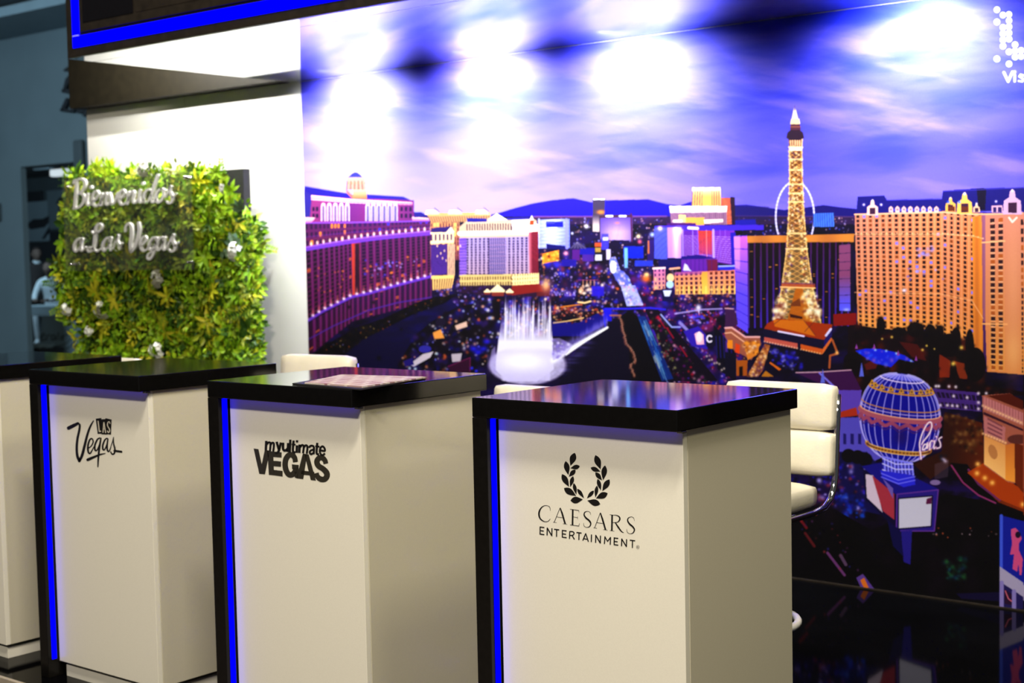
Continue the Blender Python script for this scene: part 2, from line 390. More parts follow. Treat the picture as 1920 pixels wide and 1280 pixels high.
    # signs and low roofs between
    for (x0, y0, x1, y1, c) in ((740, 480, 820, 525, (236, 110, 50)), (745, 535, 815, 590, (200, 170, 90)), (745, 620, 825, 690, (232, 230, 255)), (820, 370, 905, 560, (84, 76, 220)), (835, 410, 900, 450, (225, 225, 255)), (880, 555, 930, 680, (238, 226, 255)), (1085, 520, 1325, 665, (16, 50, 214)),
                                (1095, 540, 1135, 780, (150, 206, 255)), (470, 560, 560, 690, (110, 36, 150)), (560, 540, 740, 620, (36, 30, 180)), (590, 620, 730, 700, (96, 50, 170)), (1370, 440, 1450, 690, (60, 30, 130)), (1375, 450, 1395, 610, (220, 140, 80)), (340, 680, 520, 760, (44, 26, 170)),
                                (700, 1000, 850, 1120, (60, 36, 210)), (1220, 690, 1440, 760, (60, 80, 220)), (0, 990, 200, 1120, (120, 40, 46))):
        poly(q('k', (x0, y0), (x1, y0), (x1, y1), (x0, y1)), c, 0.9)
    poly(q('k', (110, 610), (310, 565), (310, 690), (115, 730)), (240, 150, 50)); sparkle(q('k', (110, 610), (310, 565), (310, 690), (115, 730)), 14, [(255, 230, 120), (120, 50, 30)], (1.5, 3))
    poly(q('k', (440, 545), (520, 465), (620, 500), (640, 550)), (70, 60, 110)); [line(q('k', (530, 470), (450+i*45, 548)), 0.9, (170, 160, 190), 0.7) for i in range(5)]
    for x, y, r, c in ((1265, 400, 4.5, (255, 240, 190)), (1280, 465, 4, (240, 120, 150)), (640, 280, 4.5, (250, 246, 255)), (470, 365, 2.6, (235, 240, 255)), (395, 605, 4.5, (255, 180, 200)), (1430, 380, 5, (190, 210, 255)), (830, 985, 3, (255, 240, 220)), (960, 1010, 3, (180, 160, 255)), (1015, 1030, 3, (240, 130, 60))):
        dot(*q('k', (x, y))[0], r, c)
    line(q('k', (545, 925), (780, 925)), 1.5, (150, 60, 130)); [line(q('k', (600+i*45, 930), (600+i*45, 990)), 1.6, (240, 180, 130), 0.8) for i in range(4)]
    sparkle(q('k', (560, 1000), (700, 980), (690, 1090), (560, 1090)), 26, [(255, 240, 220), (255, 200, 160)], (1.5, 3.5))
    line(q('k', (540, 1190), (620, 1200), (690, 1180)), 3.2, (255, 226, 170)); line(q('k', (330, 1250), (450, 1235), (560, 1220)), 2.4, (226, 150, 40)); sparkle(q('k', (190, 1050), (520, 1060), (520, 1120), (200, 1110)), 50, [(235, 225, 255), (160, 140, 230)], (0.9, 2))
    # ---- Italianate curved hotel on the left
    cr = q('b', (35, 145), (120, 160), (270, 185), (300, 192), (385, 192), (590, 205), (640, 228), (640, 245), (30, 215)); poly(cr, (44, 30, 150))
    poly(q('b', (30, 165), (75, 200), (75, 330), (32, 345)), (60, 50, 150))
    fac(q('b', (75, 205), (650, 225), (650, 352), (62, 352)), lambda s, t: mix((120, 46, 130), (168, 70, 130), np.cos(s*9)*0.3+0.3))
    poly(q('b', (72, 196), (300, 218), (640, 236), (640, 250), (300, 240), (72, 222)), (246, 190, 206)); line(q('b', (75, 212), (300, 232), (640, 245)), 1.6, (160, 80, 130))
    for x0 in list(np.linspace(140, 275, 5))+list(np.linspace(390, 545, 6)):
        w_ = 13; lc = (240, 216, 250) if x0 < 300 else (210, 206, 255)
        poly(q('b', (x0-w_, 340), (x0-w_, 262), (x0-7, 244), (x0+7, 244), (x0+w_, 262), (x0+w_, 340)), (60, 20, 90))
        line(q('b', (x0-w_+3, 340), (x0-w_+3, 262), (x0-6, 246), (x0+6, 246), (x0+w_-3, 262), (x0+w_-3, 340)), 1.9, lc)
        line(q('b', (x0, 250), (x0, 338)), 1.0, lc, 0.9); dot(*q('b', (x0, 246))[0], 2.4, (255, 226, 210))
    for x0 in (85, 105, 580, 605, 630): [poly(q('b', (x0-7, a), (x0+7, a), (x0+7, a+24), (x0-7, a+24)), (44, 16, 80)) for a in (262, 300)]
    BT, BM = (104, 36, 112), (118, 38, 96)
    fac(q('b', (30, 350), (300, 350), (300, 452), (36, 492)), hotel(13, 3, 0.55, 0.62, BT, BM, (58, 20, 80), (224, 140, 60), 0.25, 3))
    fac(q('b', (300, 348), (745, 335), (745, 408), (300, 452)), hotel(20, 3, 0.55, 0.62, BT, BM, (56, 22, 96), (70, 60, 200), 0.12, 4))
    fac(q('b', (30, 320), (95, 322), (72, 352), (34, 358)), lambda s, t: mix((244, 200, 206), (190, 110, 160), t)); fac(q('b', (640, 318), (745, 325), (745, 345), (640, 345)), lambda s, t: mix((248, 214, 216), (150, 70, 150), t))
    poly(q('b', (650, 292), (690, 292), (742, 318), (650, 322)), (44, 36, 140))
    line(q('b', (30, 352), (300, 350), (560, 345), (745, 340)), 2.2, (150, 90, 210)); line(q('b', (34, 432), (300, 405), (560, 388), (745, 380)), 1.2, (130, 70, 180), 0.7)
    def strips(nx, seed, lit=0.16, dk=(40, 14, 52)):
        h = hotel(nx, 15, 0.56, 0.74, (104, 36, 104), (120, 38, 88), dk, (180, 96, 60), lit*0.3, seed, ribs=(0.30, (126, 44, 120)))
        return h
    fac(q('b', (36, 505), (300, 462), (305, 760), (48, 900)), strips(9, 5, 0.05))
    fac(q('b', (300, 462), (345, 458), (352, 752), (305, 760)), lambda s, t: mix((150, 60, 90), (214, 84, 50), np.clip(1-s*1.6, 0, 1)*0.9))
    poly(q('b', (318, 470), (342, 468), (345, 745), (318, 750)), (44, 18, 50), 0.85)
    fac(q('b', (345, 455), (745, 410), (748, 648), (352, 750)), strips(12, 6, 0.10, (40, 14, 66)))
    sparkle(q('b', (365, 560), (720, 520), (720, 640), (380, 700)), 46, [(240, 150, 60), (100, 90, 240), (200, 190, 255)], (1.0, 2.6))
    sparkle(q('b', (100, 600), (260, 600), (250, 760), (100, 800)), 14, [(240, 150, 60)], (1.0, 1.8))
    fac(q('b', (48, 915), (305, 775), (305, 905), (52, 1105)), strips(9, 7, 0.04)); fac(q('b', (305, 775), (748, 660), (748, 790), (305, 905)), strips(15, 8, 0.06, (36, 14, 72)))
    b1 = q('b', (36, 500), (160, 478), (300, 455), (430, 438), (560, 424), (745, 408)); b2 = q('b', (48, 905), (140, 848), (220, 808), (300, 768), (390, 750), (560, 702), (748, 652)); b3 = q('b', (50, 1010), (200, 930), (390, 845), (560, 800), (748, 770))
    line(b1, 8.5, (128, 70, 196)); line([(x, y-3.5) for x, y in b1], 1.6, (176, 120, 220)); line(b2, 5, (120, 66, 200)); line(b3, 2.5, (100, 56, 176), 0.8)
    def along(p, n, f):
        P_ = np.array(p); d = np.r_[0, np.cumsum(np.hypot(*np.diff(P_, axis=0).T))]
        for k, s_ in enumerate(np.linspace(0, d[-1], n)): f(np.interp(s_, d, P_[:, 0]), np.interp(s_, d, P_[:, 1]), k)
    along([(x, y-8) for x, y in b1], 21, lambda x, y, k: (dot(x, y-2, 1.7, (255, 214, 170)), dot(x, y+1, 2.2, (255, 236, 226), 1, 2.8)))
    along([(x, y-4) for x, y in b2], 20, lambda x, y, k: (dot(x, y-6, 1.8, (220, 130, 120), 0.7, 6), dot(x, y, 3.1, (255, 238, 250), 1, 2.6)))
    # dome
    poly(q('b', (268, 160), (300, 192), (385, 192), (385, 218), (305, 218), (268, 180)), (200, 110, 110))
    fac(q('b', (305, 165), (385, 165), (385, 218), (305, 218)), lambda s, t: mix((206, 176, 150), (180, 116, 80), t))
    fac(q('b', (272, 96), (375, 96), (380, 166), (268, 166)), lambda s, t: mix((160, 138, 128), (130, 66, 56), ((s*5 % 1 < 0.25) & (t > 0.3))*0.8))
    [dot(*q('b', (280+i*19, 128))[0], 1.6, (210, 120, 80), 0.8) for i in range(6)]
    poly(q('b', (280, 95), (300, 76), (318, 66), (322, 50), (326, 66), (342, 76), (360, 95)), (50, 50, 170)); dot(*q('b', (322, 62))[0], 1.5, (250, 240, 250))
    # ---- cream Roman hotel and neighbours
    fac(q('b', (720, 296), (1080, 290), (1080, 345), (742, 350)), lambda s, t: mix((206, 166, 118), (110, 70, 80), ((s*26 % 1) < 0.45)*(t > 0.35)*0.9))
    for x in (750, 880, 1030): poly(q('b', (x-40, 305), (x-30, 280), (x+25, 280), (x+45, 305)), (250, 214, 170)); poly(q('b', (x+10, 262), (x+45, 292), (x+60, 300), (x+25, 282)), (70, 40, 90))
    fac(q('b', (742, 350), (905, 350), (905, 560), (742, 560)), hotel(10, 8, 0.5, 0.8, (216, 160, 110), (150, 84, 90), (92, 44, 76), (250, 200, 120), 0.2, 15))
    poly(q('b', (748, 385), (770, 378), (860, 372), (875, 395), (875, 405), (742, 405)), (56, 36, 120)); poly(q('b', (830, 405), (858, 374), (880, 405)), (255, 232, 196))
    fac(q('b', (742, 405), (875, 405), (875, 465), (742, 470)), lambda s, t: mix((255, 226, 180), (90, 50, 110), ((s*6 % 1) < 0.5)*((t > 0.15) & (t < 0.75))))
    fac(q('b', (744, 475), (835, 472), (835, 640), (746, 650)), hotel(9, 12, 0.45, 0.9, (96, 56, 150), (110, 66, 170), (56, 28, 110), (250, 220, 160), 0.06, 16))
    fac(q('b', (835, 472), (878, 470), (878, 650), (835, 655)), lambda s, t: mix((240, 206, 170), (90, 50, 90), ((s*4 % 1) < 0.45)*0.85)); fac(q('b', (746, 650), (878, 645), (860, 720), (750, 730)), lambda s, t: mix((255, 214, 140), (70, 36, 70), ((s*9 % 1) < 0.45)*(t > 0.2)))
    poly(q('b', (905, 400), (905, 375), (945, 340), (1060, 330), (1115, 300), (1170, 332), (1319, 328), (1340, 340), (1340, 440), (905, 440)), (206, 180, 156))
    poly(q('b', (945, 325), (1060, 328), (1060, 345), (950, 348)), (40, 34, 150)); poly(q('b', (1170, 322), (1300, 318), (1300, 336), (1175, 336)), (50, 40, 150)); poly(q('b', (1065, 338), (1115, 298), (1175, 336)), (255, 250, 240))
    fac(q('b', (945, 350), (1330, 345), (1330, 400), (945, 402)), lambda s, t: mix((214, 192, 168), (70, 36, 76), ((s*26 % 1) < 0.5)*(t > 0.12)*(t < 0.9)*0.9))
    line(q('b', (905, 412), (1340, 405)), 8, (255, 246, 226))
    fac(q('b', (905, 438), (945, 436), (945, 645), (905, 645)), hotel(4, 12, 0.5, 0.7, (150, 110, 226), (170, 130, 220), (70, 40, 130), (250, 230, 170), 0.05, 17))
    fac(q('b', (945, 436), (1300, 428), (1300, 640), (945, 642)), lambda s, t: np.where((((s*15 % 1) < 0.5) & ((t*14 % 1) > 0.28))[..., None], mix((56, 40, 92), (84, 60, 116), t), mix((176, 160, 206), (196, 170, 190), t)))
    fac(q('b', (1070, 435), (1165, 432), (1165, 640), (1070, 641)), lambda s, t: mix(mix((166, 148, 198), (70, 54, 112), ((s*8 % 1) < 0.5)*1.0), (214, 170, 190), ((t*10 % 1) < 0.15)*0.5))
    fac(q('b', (905, 645), (1340, 638), (1340, 700), (905, 705)), lambda s, t: mix((222, 200, 140), (96, 54, 40), ((s*30 % 1) < 0.45)*((t*2 % 1) > 0.35)*0.9))
    poly(q('b', (905, 705), (1340, 700), (1340, 770), (905, 745)), (60, 26, 66)); sparkle(q('b', (905, 705), (1150, 705), (1150, 745), (905, 745)), 30, [(90, 60, 160), (30, 12, 50)], (1, 3))
    fac(q('c', (100, 335), (160, 325), (160, 580), (105, 580)), lambda s, t: mix(mix((150, 40, 70), (226, 170, 180), np.clip(0.4-s, 0, 1)*2), (76, 24, 50), ((t*22 % 1) < 0.3)*((s > .3))*0.8))
    poly(q('c', (0, 262), (105, 258), (160, 290), (160, 330), (0, 345)), (255, 238, 226)); poly(q('c', (108, 262), (120, 232), (132, 262)), (255, 250, 246)); poly(q('c', (108, 264), (132, 264), (134, 292), (106, 292)), (200, 80, 40))
    for i in range(11): line(q('c', (2+i*10, 300), (2+i*10, 325)), 1.2, (96, 50, 70), 0.9)
    fac(q('c', (0, 588), (163, 580), (163, 645), (0, 660)), lambda s, t: mix((255, 236, 176), (130, 76, 60), ((s*11 % 1) < 0.4)*((t*3 % 1) < .6)*0.8)); poly(q('c', (0, 655), (165, 645), (190, 690), (0, 715)), (150, 44, 40)); dot(*q('c', (205, 650))[0], 9, (255, 206, 150), 0.9, 12)
    for x, y, s_ in ((450, 125, 1.0), (330, 150, 0.5), (585, 150, 0.55)):
        p = q('f', (x, y))[0]; poly([(p[0]-14*s_, p[1]+4*s_), (p[0], p[1]-8*s_), (p[0]+14*s_, p[1]+4*s_), (p[0]+12*s_, p[1]+7*s_), (p[0]-12*s_, p[1]+7*s_)], (255, 240, 196)); poly([(p[0]-12*s_, p[1]+7*s_), (p[0]+12*s_, p[1]+7*s_), (p[0]+11*s_, p[1]+14*s_), (p[0]-11*s_, p[1]+14*s_)], (150, 70, 60))
    # ---- lake edge, trees below the hotel on the left
    lake = q('b', (180, 1110), (320, 980), (480, 890), (660, 800), (790, 760), (850, 780), (930, 850), (760, 960), (560, 1130), (560, 1280), (180, 1280)); poly(lake, (22, 12, 66))
    sl = reg(lake); X, Y = PX[sl], PY[sl]; blend(sl, np.array((0.10, 0.05, 0.40)), inside(lake, X, Y)*np.clip((noise(X, Y, 30, 10, 31, 3)-0.4)*2, 0, 0.7)*np.clip((X-700)/80, 0, 1))
    tr = q('b', (50, 1110), (150, 1040), (330, 940), (500, 880), (620, 820), (760, 770), (880, 760), (830, 800), (660, 860), (480, 950), (360, 1010), (240, 1110), (180, 1150), (50, 1140)); poly(tr, (14, 8, 20))
    sparkle(tr, 150, [(30, 20, 26), (10, 6, 14), (50, 34, 20), (24, 14, 50)], (2, 4)); sparkle(tr, 46, [(220, 190, 120), (190, 110, 50), (150, 140, 200)], (0.7, 1.5))
    isl = q('b', (560, 1150), (660, 980), (760, 900), (900, 820), (1130, 780), (1140, 960), (1060, 1150), (960, 1200), (640, 1180))
    poly(isl, (18, 9, 26)); sparkle(isl, 180, [(30, 16, 90), (60, 30, 110), (12, 6, 16), (36, 20, 140)], (3, 7))
    sparkle(isl, 130, [(235, 225, 220), (240, 190, 150), (200, 220, 230), (210, 110, 60), (160, 160, 255)], (1.2, 3.6), (0.6, 1)); sparkle(isl, 60, [(24, 10, 26), (8, 4, 10)], (3, 6), (0.6, 1))
    ell(*q('b', (712, 1062))[0], 12, 7, (66, 60, 170)); poly(q('b', (620, 1150), (700, 1090), (760, 1075), (740, 1110), (650, 1160)), (210, 200, 210)); poly(q('b', (590, 1130), (640, 1110), (650, 1150), (600, 1160)), (46, 30, 130))
    ell(*q('b', (800, 910))[0], 10, 8, (40, 26, 60)); poly(q('b', (755, 970), (800, 950), (820, 1000), (765, 1005)), (236, 170, 90)); poly(q('b', (880, 930), (945, 905), (950, 935), (890, 955)), (226, 196, 180)); poly(q('b', (860, 1090), (920, 1085), (910, 1130), (865, 1135)), (200, 190, 200))
    poly(q('b', (840, 1160), (965, 1110), (965, 1190), (860, 1200)), (70, 16, 60)); line(q('b', (840, 1160), (965, 1110), (965, 1190)), 1.3, (150, 40, 110))
    for x, y in ((985, 1060), (1010, 1080), (1040, 1060), (1060, 1020)): dot(*q('b', (x, y))[0], 8, (36, 32, 226), 0.9, 5)
    for x, y in ((975, 1170), (1000, 1185)): dot(*q('b', (x, y))[0], 3, (60, 60, 250))
    # ---- boulevard
    poly(q('c', (655, 660), (740, 655), (790, 775), (690, 780)), (186, 190, 246)); sparkle(q('c', (655, 660), (740, 655), (790, 775), (690, 780)), 60, [(240, 240, 255), (150, 150, 230), (230, 170, 190), (120, 120, 210)], (1, 2.5))
    bl = q('c', (590, 490), (620, 480), (650, 560), (700, 600), (720, 655), (650, 660), (610, 590), (585, 530)); poly(bl, (110, 120, 220)); sparkle(bl, 70, [(220, 230, 255), (150, 150, 240), (90, 110, 230), (250, 220, 200)], (1, 2.6)); ell(*q('c', (608, 545))[0], 6, 12, (236, 232, 255))
    poly(q('c', (240, 830), (560, 800), (600, 870), (560, 920), (330, 1000), (240, 960)), (24, 12, 40)); poly(q('c', (240, 870), (400, 880), (560, 800), (575, 890), (420, 960), (240, 960)), (26, 18, 150), 0.9)
    sparkle(q('c', (240, 780), (540, 790), (560, 830), (430, 880), (250, 880)), 120, [(255, 210, 140), (220, 100, 50), (250, 190, 170), (140, 40, 30)], (1, 2.6)); line(q('c', (250, 880), (330, 870), (430, 850)), 1.8, (255, 220, 150))
    poly(q('c', (545, 795), (595, 790), (600, 870), (570, 870)), (40, 30, 220)); line(q('c', (560, 795), (700, 795), (830, 790), (920, 800)), 3.6, (60, 50, 226))
    poly(q('c', (560, 920), (600, 870), (700, 810), (760, 840), (960, 1230), (330, 1260), (330, 1130), (460, 960)), (14, 8, 22))
    poly(q('c', (570, 880), (640, 850), (700, 1020), (720, 1260), (280, 1260), (330, 1130), (440, 970)), (22, 12, 48))
    for k in range(22): dot(*q('c', (300+k*7+rr.uniform(-20, 20), 1180-k*9+rr.uniform(-14, 14)))[0], 12, (120, 110, 190), 0.28, 2.2)
    road = q('c', (755, 840), (800, 840), (970, 1215), (900, 1230)); poly(road, (20, 60, 140))
    for k in range(46):
        s_ = rr.uniform(0, 1); t0 = rr.uniform(0, 0.8); t1 = t0+rr.uniform(0.05, 0.3); A_ = lambda t: q('c', (760+s_*35+t*(145+s_*30), 842+t*385))[0]
        line([A_(t0), A_(t1)], rr.uniform(0.8, 2.2), [(150, 190, 226), (40, 110, 190), (200, 200, 190), (16, 40, 130), (110, 170, 200)][rr.randint(5)], 0.75)
    poly(q('c', (800, 800), (880, 800), (1240, 1230), (980, 1230)), (26, 10, 40)); sparkle(q('c', (800, 810), (880, 820), (1180, 1230), (990, 1230)), 110, [(200, 20, 60), (130, 20, 110), (220, 170, 200), (90, 40, 170), (10, 5, 14), (60, 80, 40)], (1.2, 3.8), (0.6, 1))
    sparkle(q('c', (830, 880), (880, 880), (1010, 1210), (960, 1210)), 50, [(150, 160, 90), (20, 14, 16), (190, 180, 160)], (1.2, 2.8)); [line(q('c', (a, b), (a+40, b+60)), 3, (190, 20, 70), 0.8) for a, b in ((880, 850), (930, 910), (1010, 1020))]
    along(q('c', (650, 850), (668, 930), (690, 1010), (730, 1060), (745, 1110), (710, 1140), (735, 1200)), 30, lambda x, y, k: (dot(x+rr.uniform(-2, 2), y, 2.6, (170, 110, 90), 0.9), dot(x, y-2, 1.2, (240, 200, 170), 0.8)))
    line(q('c', (590, 835), (655, 835)), 2.5, (190, 130, 90)); line(q('c', (895, 830), (960, 905), (1010, 905)), 3.2, (170, 180, 240)); line(q('c', (1010, 880), (1050, 920), (1060, 980), (1110, 1020)), 6, (160, 150, 220))
    dot(*q('c', (1120, 790))[0], 5.5, (250, 246, 255), 1, 7); line(q('c', (1120, 790), (1124, 830)), 2, (220, 210, 255)); line(q('c', (980, 825), (1140, 800), (1260, 795)), 3, (200, 190, 246), 0.8); line(q('c', (1070, 845), (1140, 840)), 5, (90, 80, 240), 0.8)
    sparkle(q('c', (1040, 830), (1230, 800), (1230, 870), (1080, 900)), 60, [(120, 110, 250), (60, 40, 200), (230, 220, 255), (200, 40, 120)], (1, 3))
    poly(q('c', (1030, 930), (1120, 900), (1170, 960), (1175, 1040), (1080, 1020)), (70, 40, 190)); poly(q('c', (1095, 945), (1125, 930), (1150, 950), (1155, 1010), (1110, 1010)), (255, 200, 220)); ell(*q('c', (1125, 965))[0], 6, 10, (255, 236, 240))
    poly(q('c', (1165, 940), (1225, 925), (1235, 1000), (1200, 1040), (1165, 1020)), (24, 16, 60))
    cx, cy = q('c', (1187, 975))[0]; line([(cx+5*math.cos(a), cy+6*math.sin(a)) for a in np.linspace(0.8, 5.5, 14)], 3.2, (246, 240, 255))     # the letter C sign
    poly(q('c', (1210, 890), (1345, 1050), (1345, 1230), (1235, 1160)), (18, 12, 40)); [line(q('c', (1225+i*22, 960), (1232+i*22, 1090)), 1.6, (60, 50, 170), 0.8) for i in range(5)]
    along(q('c', (1170, 1080), (1240, 1130), (1300, 1180), (1340, 1190)), 12, lambda x, y, k: dot(x, y+rr.uniform(-5, 5), 2.2, (220, 206, 190)))
    # ---- right side of the boulevard: towers
    fac(q('h', (505, 110), (775, 110), (780, 285), (495, 290)), lambda s, t: mix(mix((255, 240, 206), (244, 190, 110), np.clip(t*2, 0, 1)), (120, 84, 110), (((s*12 % 1) < 0.45) & ((s < 0.36) | (s > 0.68)))*((t > 0.18))*0.8))
    poly(q('h', (505, 108), (775, 105), (775, 132), (505, 135)), (255, 250, 236)); fac(q('h', (780, 205), (870, 205), (890, 460), (790, 460)), lambda s, t: mix((226, 130, 96), (110, 40, 60), ((t*16 % 1) < 0.4)*0.6)); poly(q('h', (868, 198), (912, 200), (915, 465), (885, 465)), (56, 24, 66))
    fac(q('h', (283, 285), (840, 285), (835, 345), (290, 350)), lambda s, t: mix((255, 244, 244), (190, 150, 190), ((s*40 % 1) < 0.35)*(t > 0.4)*0.7)); fac(q('h', (290, 350), (835, 345), (835, 465), (300, 465)), lambda s, t: mix((170, 130, 160), (96, 60, 110), ((s*30 % 1) < .4)*.6))
    poly(q('h', (375, 370), (440, 370), (440, 440), (375, 440)), (255, 226, 150)); poly(q('h', (440, 395), (620, 395), (620, 470), (440, 470)), (248, 180, 96)); poly(q('h', (615, 415), (800, 410), (800, 440), (620, 455)), (250, 230, 226)); line(q('h', (330, 430), (400, 430)), 5, (255, 244, 230))
    poly(q('h', (915, 420), (1110, 410), (1120, 470), (915, 470)), (36, 30, 170)); poly(q('h', (915, 280), (1240, 290), (1240, 420), (915, 420)), (40, 24, 120), 0.35)
    poly(q('h', (260, 450), (540, 448), (540, 480), (260, 480)), (90, 24, 126)); poly(q('h', (140, 475), (1190, 465), (1190, 515), (140, 530)), (84, 50, 210))
    fac(q('h', (140, 490), (265, 490), (265, 800), (140, 790)), lambda s, t: mix((110, 120, 245), (60, 56, 206), ((t*26 % 1) < 0.4)*0.7)); fac(q('h', (265, 490), (400, 490), (400, 785), (268, 785)), lambda s, t: mix((196, 150, 250), (246, 226, 255), np.exp(-((s-0.62)/0.22)**2)*(1-t*0.5)))
    fac(q('h', (400, 520), (910, 520), (910, 855), (405, 770)), lambda s, t: mix(mix((110, 44, 170), (140, 60, 200), s), (226, 196, 250), ((t*16 % 1) < 0.26)*(t > 0.18)*0.75))
    fac(q('h', (560, 520), (695, 520), (695, 750), (570, 750)), lambda s, t: mix(mix((224, 84, 60), (200, 80, 150), t), (90, 36, 120), ((t*15 % 1) < 0.3)*((s*4 % 1) > 0.2)*0.6)); [line(q('h', (x, 515), (x+4, 780)), wd, c) for x, wd, c in ((410, 3, (170, 140, 250)), (508, 1.5, (170, 140, 240)), (555, 1.5, (150, 110, 230)), (706, 4, (196, 170, 250)), (640, 1.2, (240, 170, 170)), (770, 1.2, (160, 110, 230)), (820, 1.2, (160, 110, 230)))]
    line(q('h', (470, 495), (555, 500)), 5.5, (255, 226, 250)); dot(*q('h', (195, 500))[0], 4.5, (255, 226, 255)); dot(*q('h', (370, 520))[0], 7, (255, 246, 255), 0.8)
    poly(q('h', (870, 540), (920, 540), (920, 850), (880, 850)), (52, 30, 190)); poly(q('h', (395, 770), (560, 755), (740, 790), (750, 920), (400, 925)), (120, 46, 176)); poly(q('h', (400, 770), (550, 755), (730, 788), (400, 800)), (44, 20, 140)); poly(q('h', (640, 800), (745, 800), (745, 920), (650, 920)), (130, 30, 90)); [line(q('h', (450+i*40, 800), (450+i*40, 915)), 1.4, (90, 30, 150), 0.7) for i in range(7)]
    poly(q('h', (180, 800), (400, 790), (400, 890), (180, 890)), (24, 14, 110)); poly(q('h', (415, 905), (430, 835), (455, 850), (480, 895), (500, 910)), (214, 214, 255)); poly(q('h', (750, 855), (915, 855), (915, 905), (750, 900)), (60, 56, 210)); line(q('h', (760, 865), (910, 860)), 3, (180, 190, 255))
    CRO = hotel(12, 5, 0.52, 0.62, (236, 150, 130), (250, 196, 110), (96, 30, 70), (120, 50, 40), 0.1, 31, floor=0.18, fl_col=(226, 170, 150))
    fac(q('h', (335, 925), (915, 900), (918, 1130), (340, 1135)), CRO); fac(q('h', (590, 920), (650, 918), (655, 1132), (595, 1132)), lambda s, t: mix((244, 176, 80), (255, 214, 110), t)); fac(q('h', (335, 920), (600, 910), (600, 940), (335, 950)), lambda s, t: np.zeros(s.shape+(3,))+np.array((168, 90, 190.)), 0.6)
    [line(q('h', (360+i*55, 1060), (360+i*55, 1130)), 2.4, (255, 226, 140), 0.8) for i in range(11)]
    fac(q('h', (130, 885), (245, 880), (245, 1085), (135, 1090)), hotel(3, 5, 0.4, 0.6, (214, 130, 190), (240, 180, 150), (90, 40, 120), (250, 200, 150), 0.1, 33)); line(q('h', (130, 885), (240, 880)), 4, (255, 226, 226)); line(q('h', (290, 890), (380, 880)), 4, (250, 190, 160))
    ell(*q('h', (295, 975))[0], 7, 8, (255, 214, 170)); ell(*q('h', (290, 1040))[0], 7, 7, (190, 220, 255)); poly(q('h', (210, 1080), (320, 1080), (320, 1200), (215, 1200)), (24, 14, 90)); poly(q('h', (222, 1095), (308, 1095), (285, 1155), (240, 1155)), (220, 226, 255))
    dot(*q('h', (60, 985))[0], 9, (246, 130, 50), 1, 7); dot(*q('h', (65, 945))[0], 5, (255, 220, 150)); sparkle(q('h', (340, 1140), (915, 1135), (915, 1200), (340, 1210)), 60, [(240, 160, 110), (110, 30, 40), (250, 200, 180), (60, 24, 120)], (1.2, 3))
    # dark ribbed tower behind the lattice tower, purple end panels
    fac(q('t', (40, 645), (103, 640), (105, 1095), (55, 1060)), lambda s, t: mix(mix((214, 120, 240), (120, 96, 250), np.clip(t*1.8, 0, 1)), (60, 36, 190), ((t*9 % 1) < 0.07)*0.9))
    poly(q('t', (40, 645), (70, 640), (68, 800), (45, 790)), (240, 190, 255), 0.5)
    def ribs_(n, seed):
        lit = np.random.RandomState(seed).rand(46, n)
        def f(s, t):
            fs = s*n % 1; o = mix((26, 8, 26), (34, 10, 40), t); o = mix(o, mix((92, 36, 96), (92, 60, 200), t), (fs < 0.26)*0.95)
            L = lit[np.clip((t*46).astype(int), 0, 45), np.clip((s*n).astype(int), 0, n-1)]
            return mix(o, (220, 150, 70), ((L < 0.05) & (abs(fs-0.62) < 0.2) & ((t*46 % 1) < 0.5))*0.8)
        return f
    fac(q('t', (103, 650), (595, 640), (592, 1060), (105, 1070)), ribs_(17, 3)); fac(q('t', (100, 645), (595, 635), (595, 672), (103, 676)), lambda s, t: mix((196, 130, 66), (226, 160, 70), np.cos(s*20)*.3+.3))
    fac(q('t', (525, 685), (578, 680), (578, 990), (528, 990)), lambda s, t: mix(mix((150, 86, 130), (110, 110, 255), np.clip((t-0.45)*2, 0, 1)), (50, 24, 90), ((t*8 % 1) < 0.06)*0.9)); dot(*q('t', (560, 985))[0], 6, (190, 200, 255), 0.9, 3); poly(q('t', (578, 690), (595, 690), (595, 1000), (580, 1000)), (30, 14, 60))
    poly(q('t', (500, 1005), (605, 1000), (605, 1055), (500, 1060)), (150, 30, 26))
    # wheel behind the tower
    wl = [(1491+36*math.cos(a), 406+66*math.sin(a)) for a in np.linspace(-1.25, 0.5, 24)]; wl2 = [(1491-36*math.cos(a), 406+66*math.sin(a)) for a in np.linspace(-1.25, 0.5, 24)]
    for p in (wl, wl2): line(p, 3.2, (206, 200, 250)); along(p, 16, lambda x, y, k: dot(x, y, 1.6, (240, 240, 255)))
    fac([(1525, 400), (1563, 398), (1565, 425), (1525, 425)], lambda s, t: mix((90, 140, 226), (50, 70, 190), ((s*9 % 1) < 0.4)*0.7))
    # ---- long cream hotel on the right
    roof = q('t', (605, 540), (612, 462), (735, 458), (745, 478), (1000, 472), (1005, 436), (1160, 425), (1378, 420), (1378, 530), (1150, 530)); poly(roof, (34, 26, 132)); poly(q('t', (1160, 425), (1205, 424), (1200, 525), (1170, 525)), (24, 12, 60)); line(q('t', (745, 480), (1000, 474)), 1.4, (70, 60, 190)); line(q('t', (1005, 438), (1378, 422)), 1.2, (80, 70, 200))
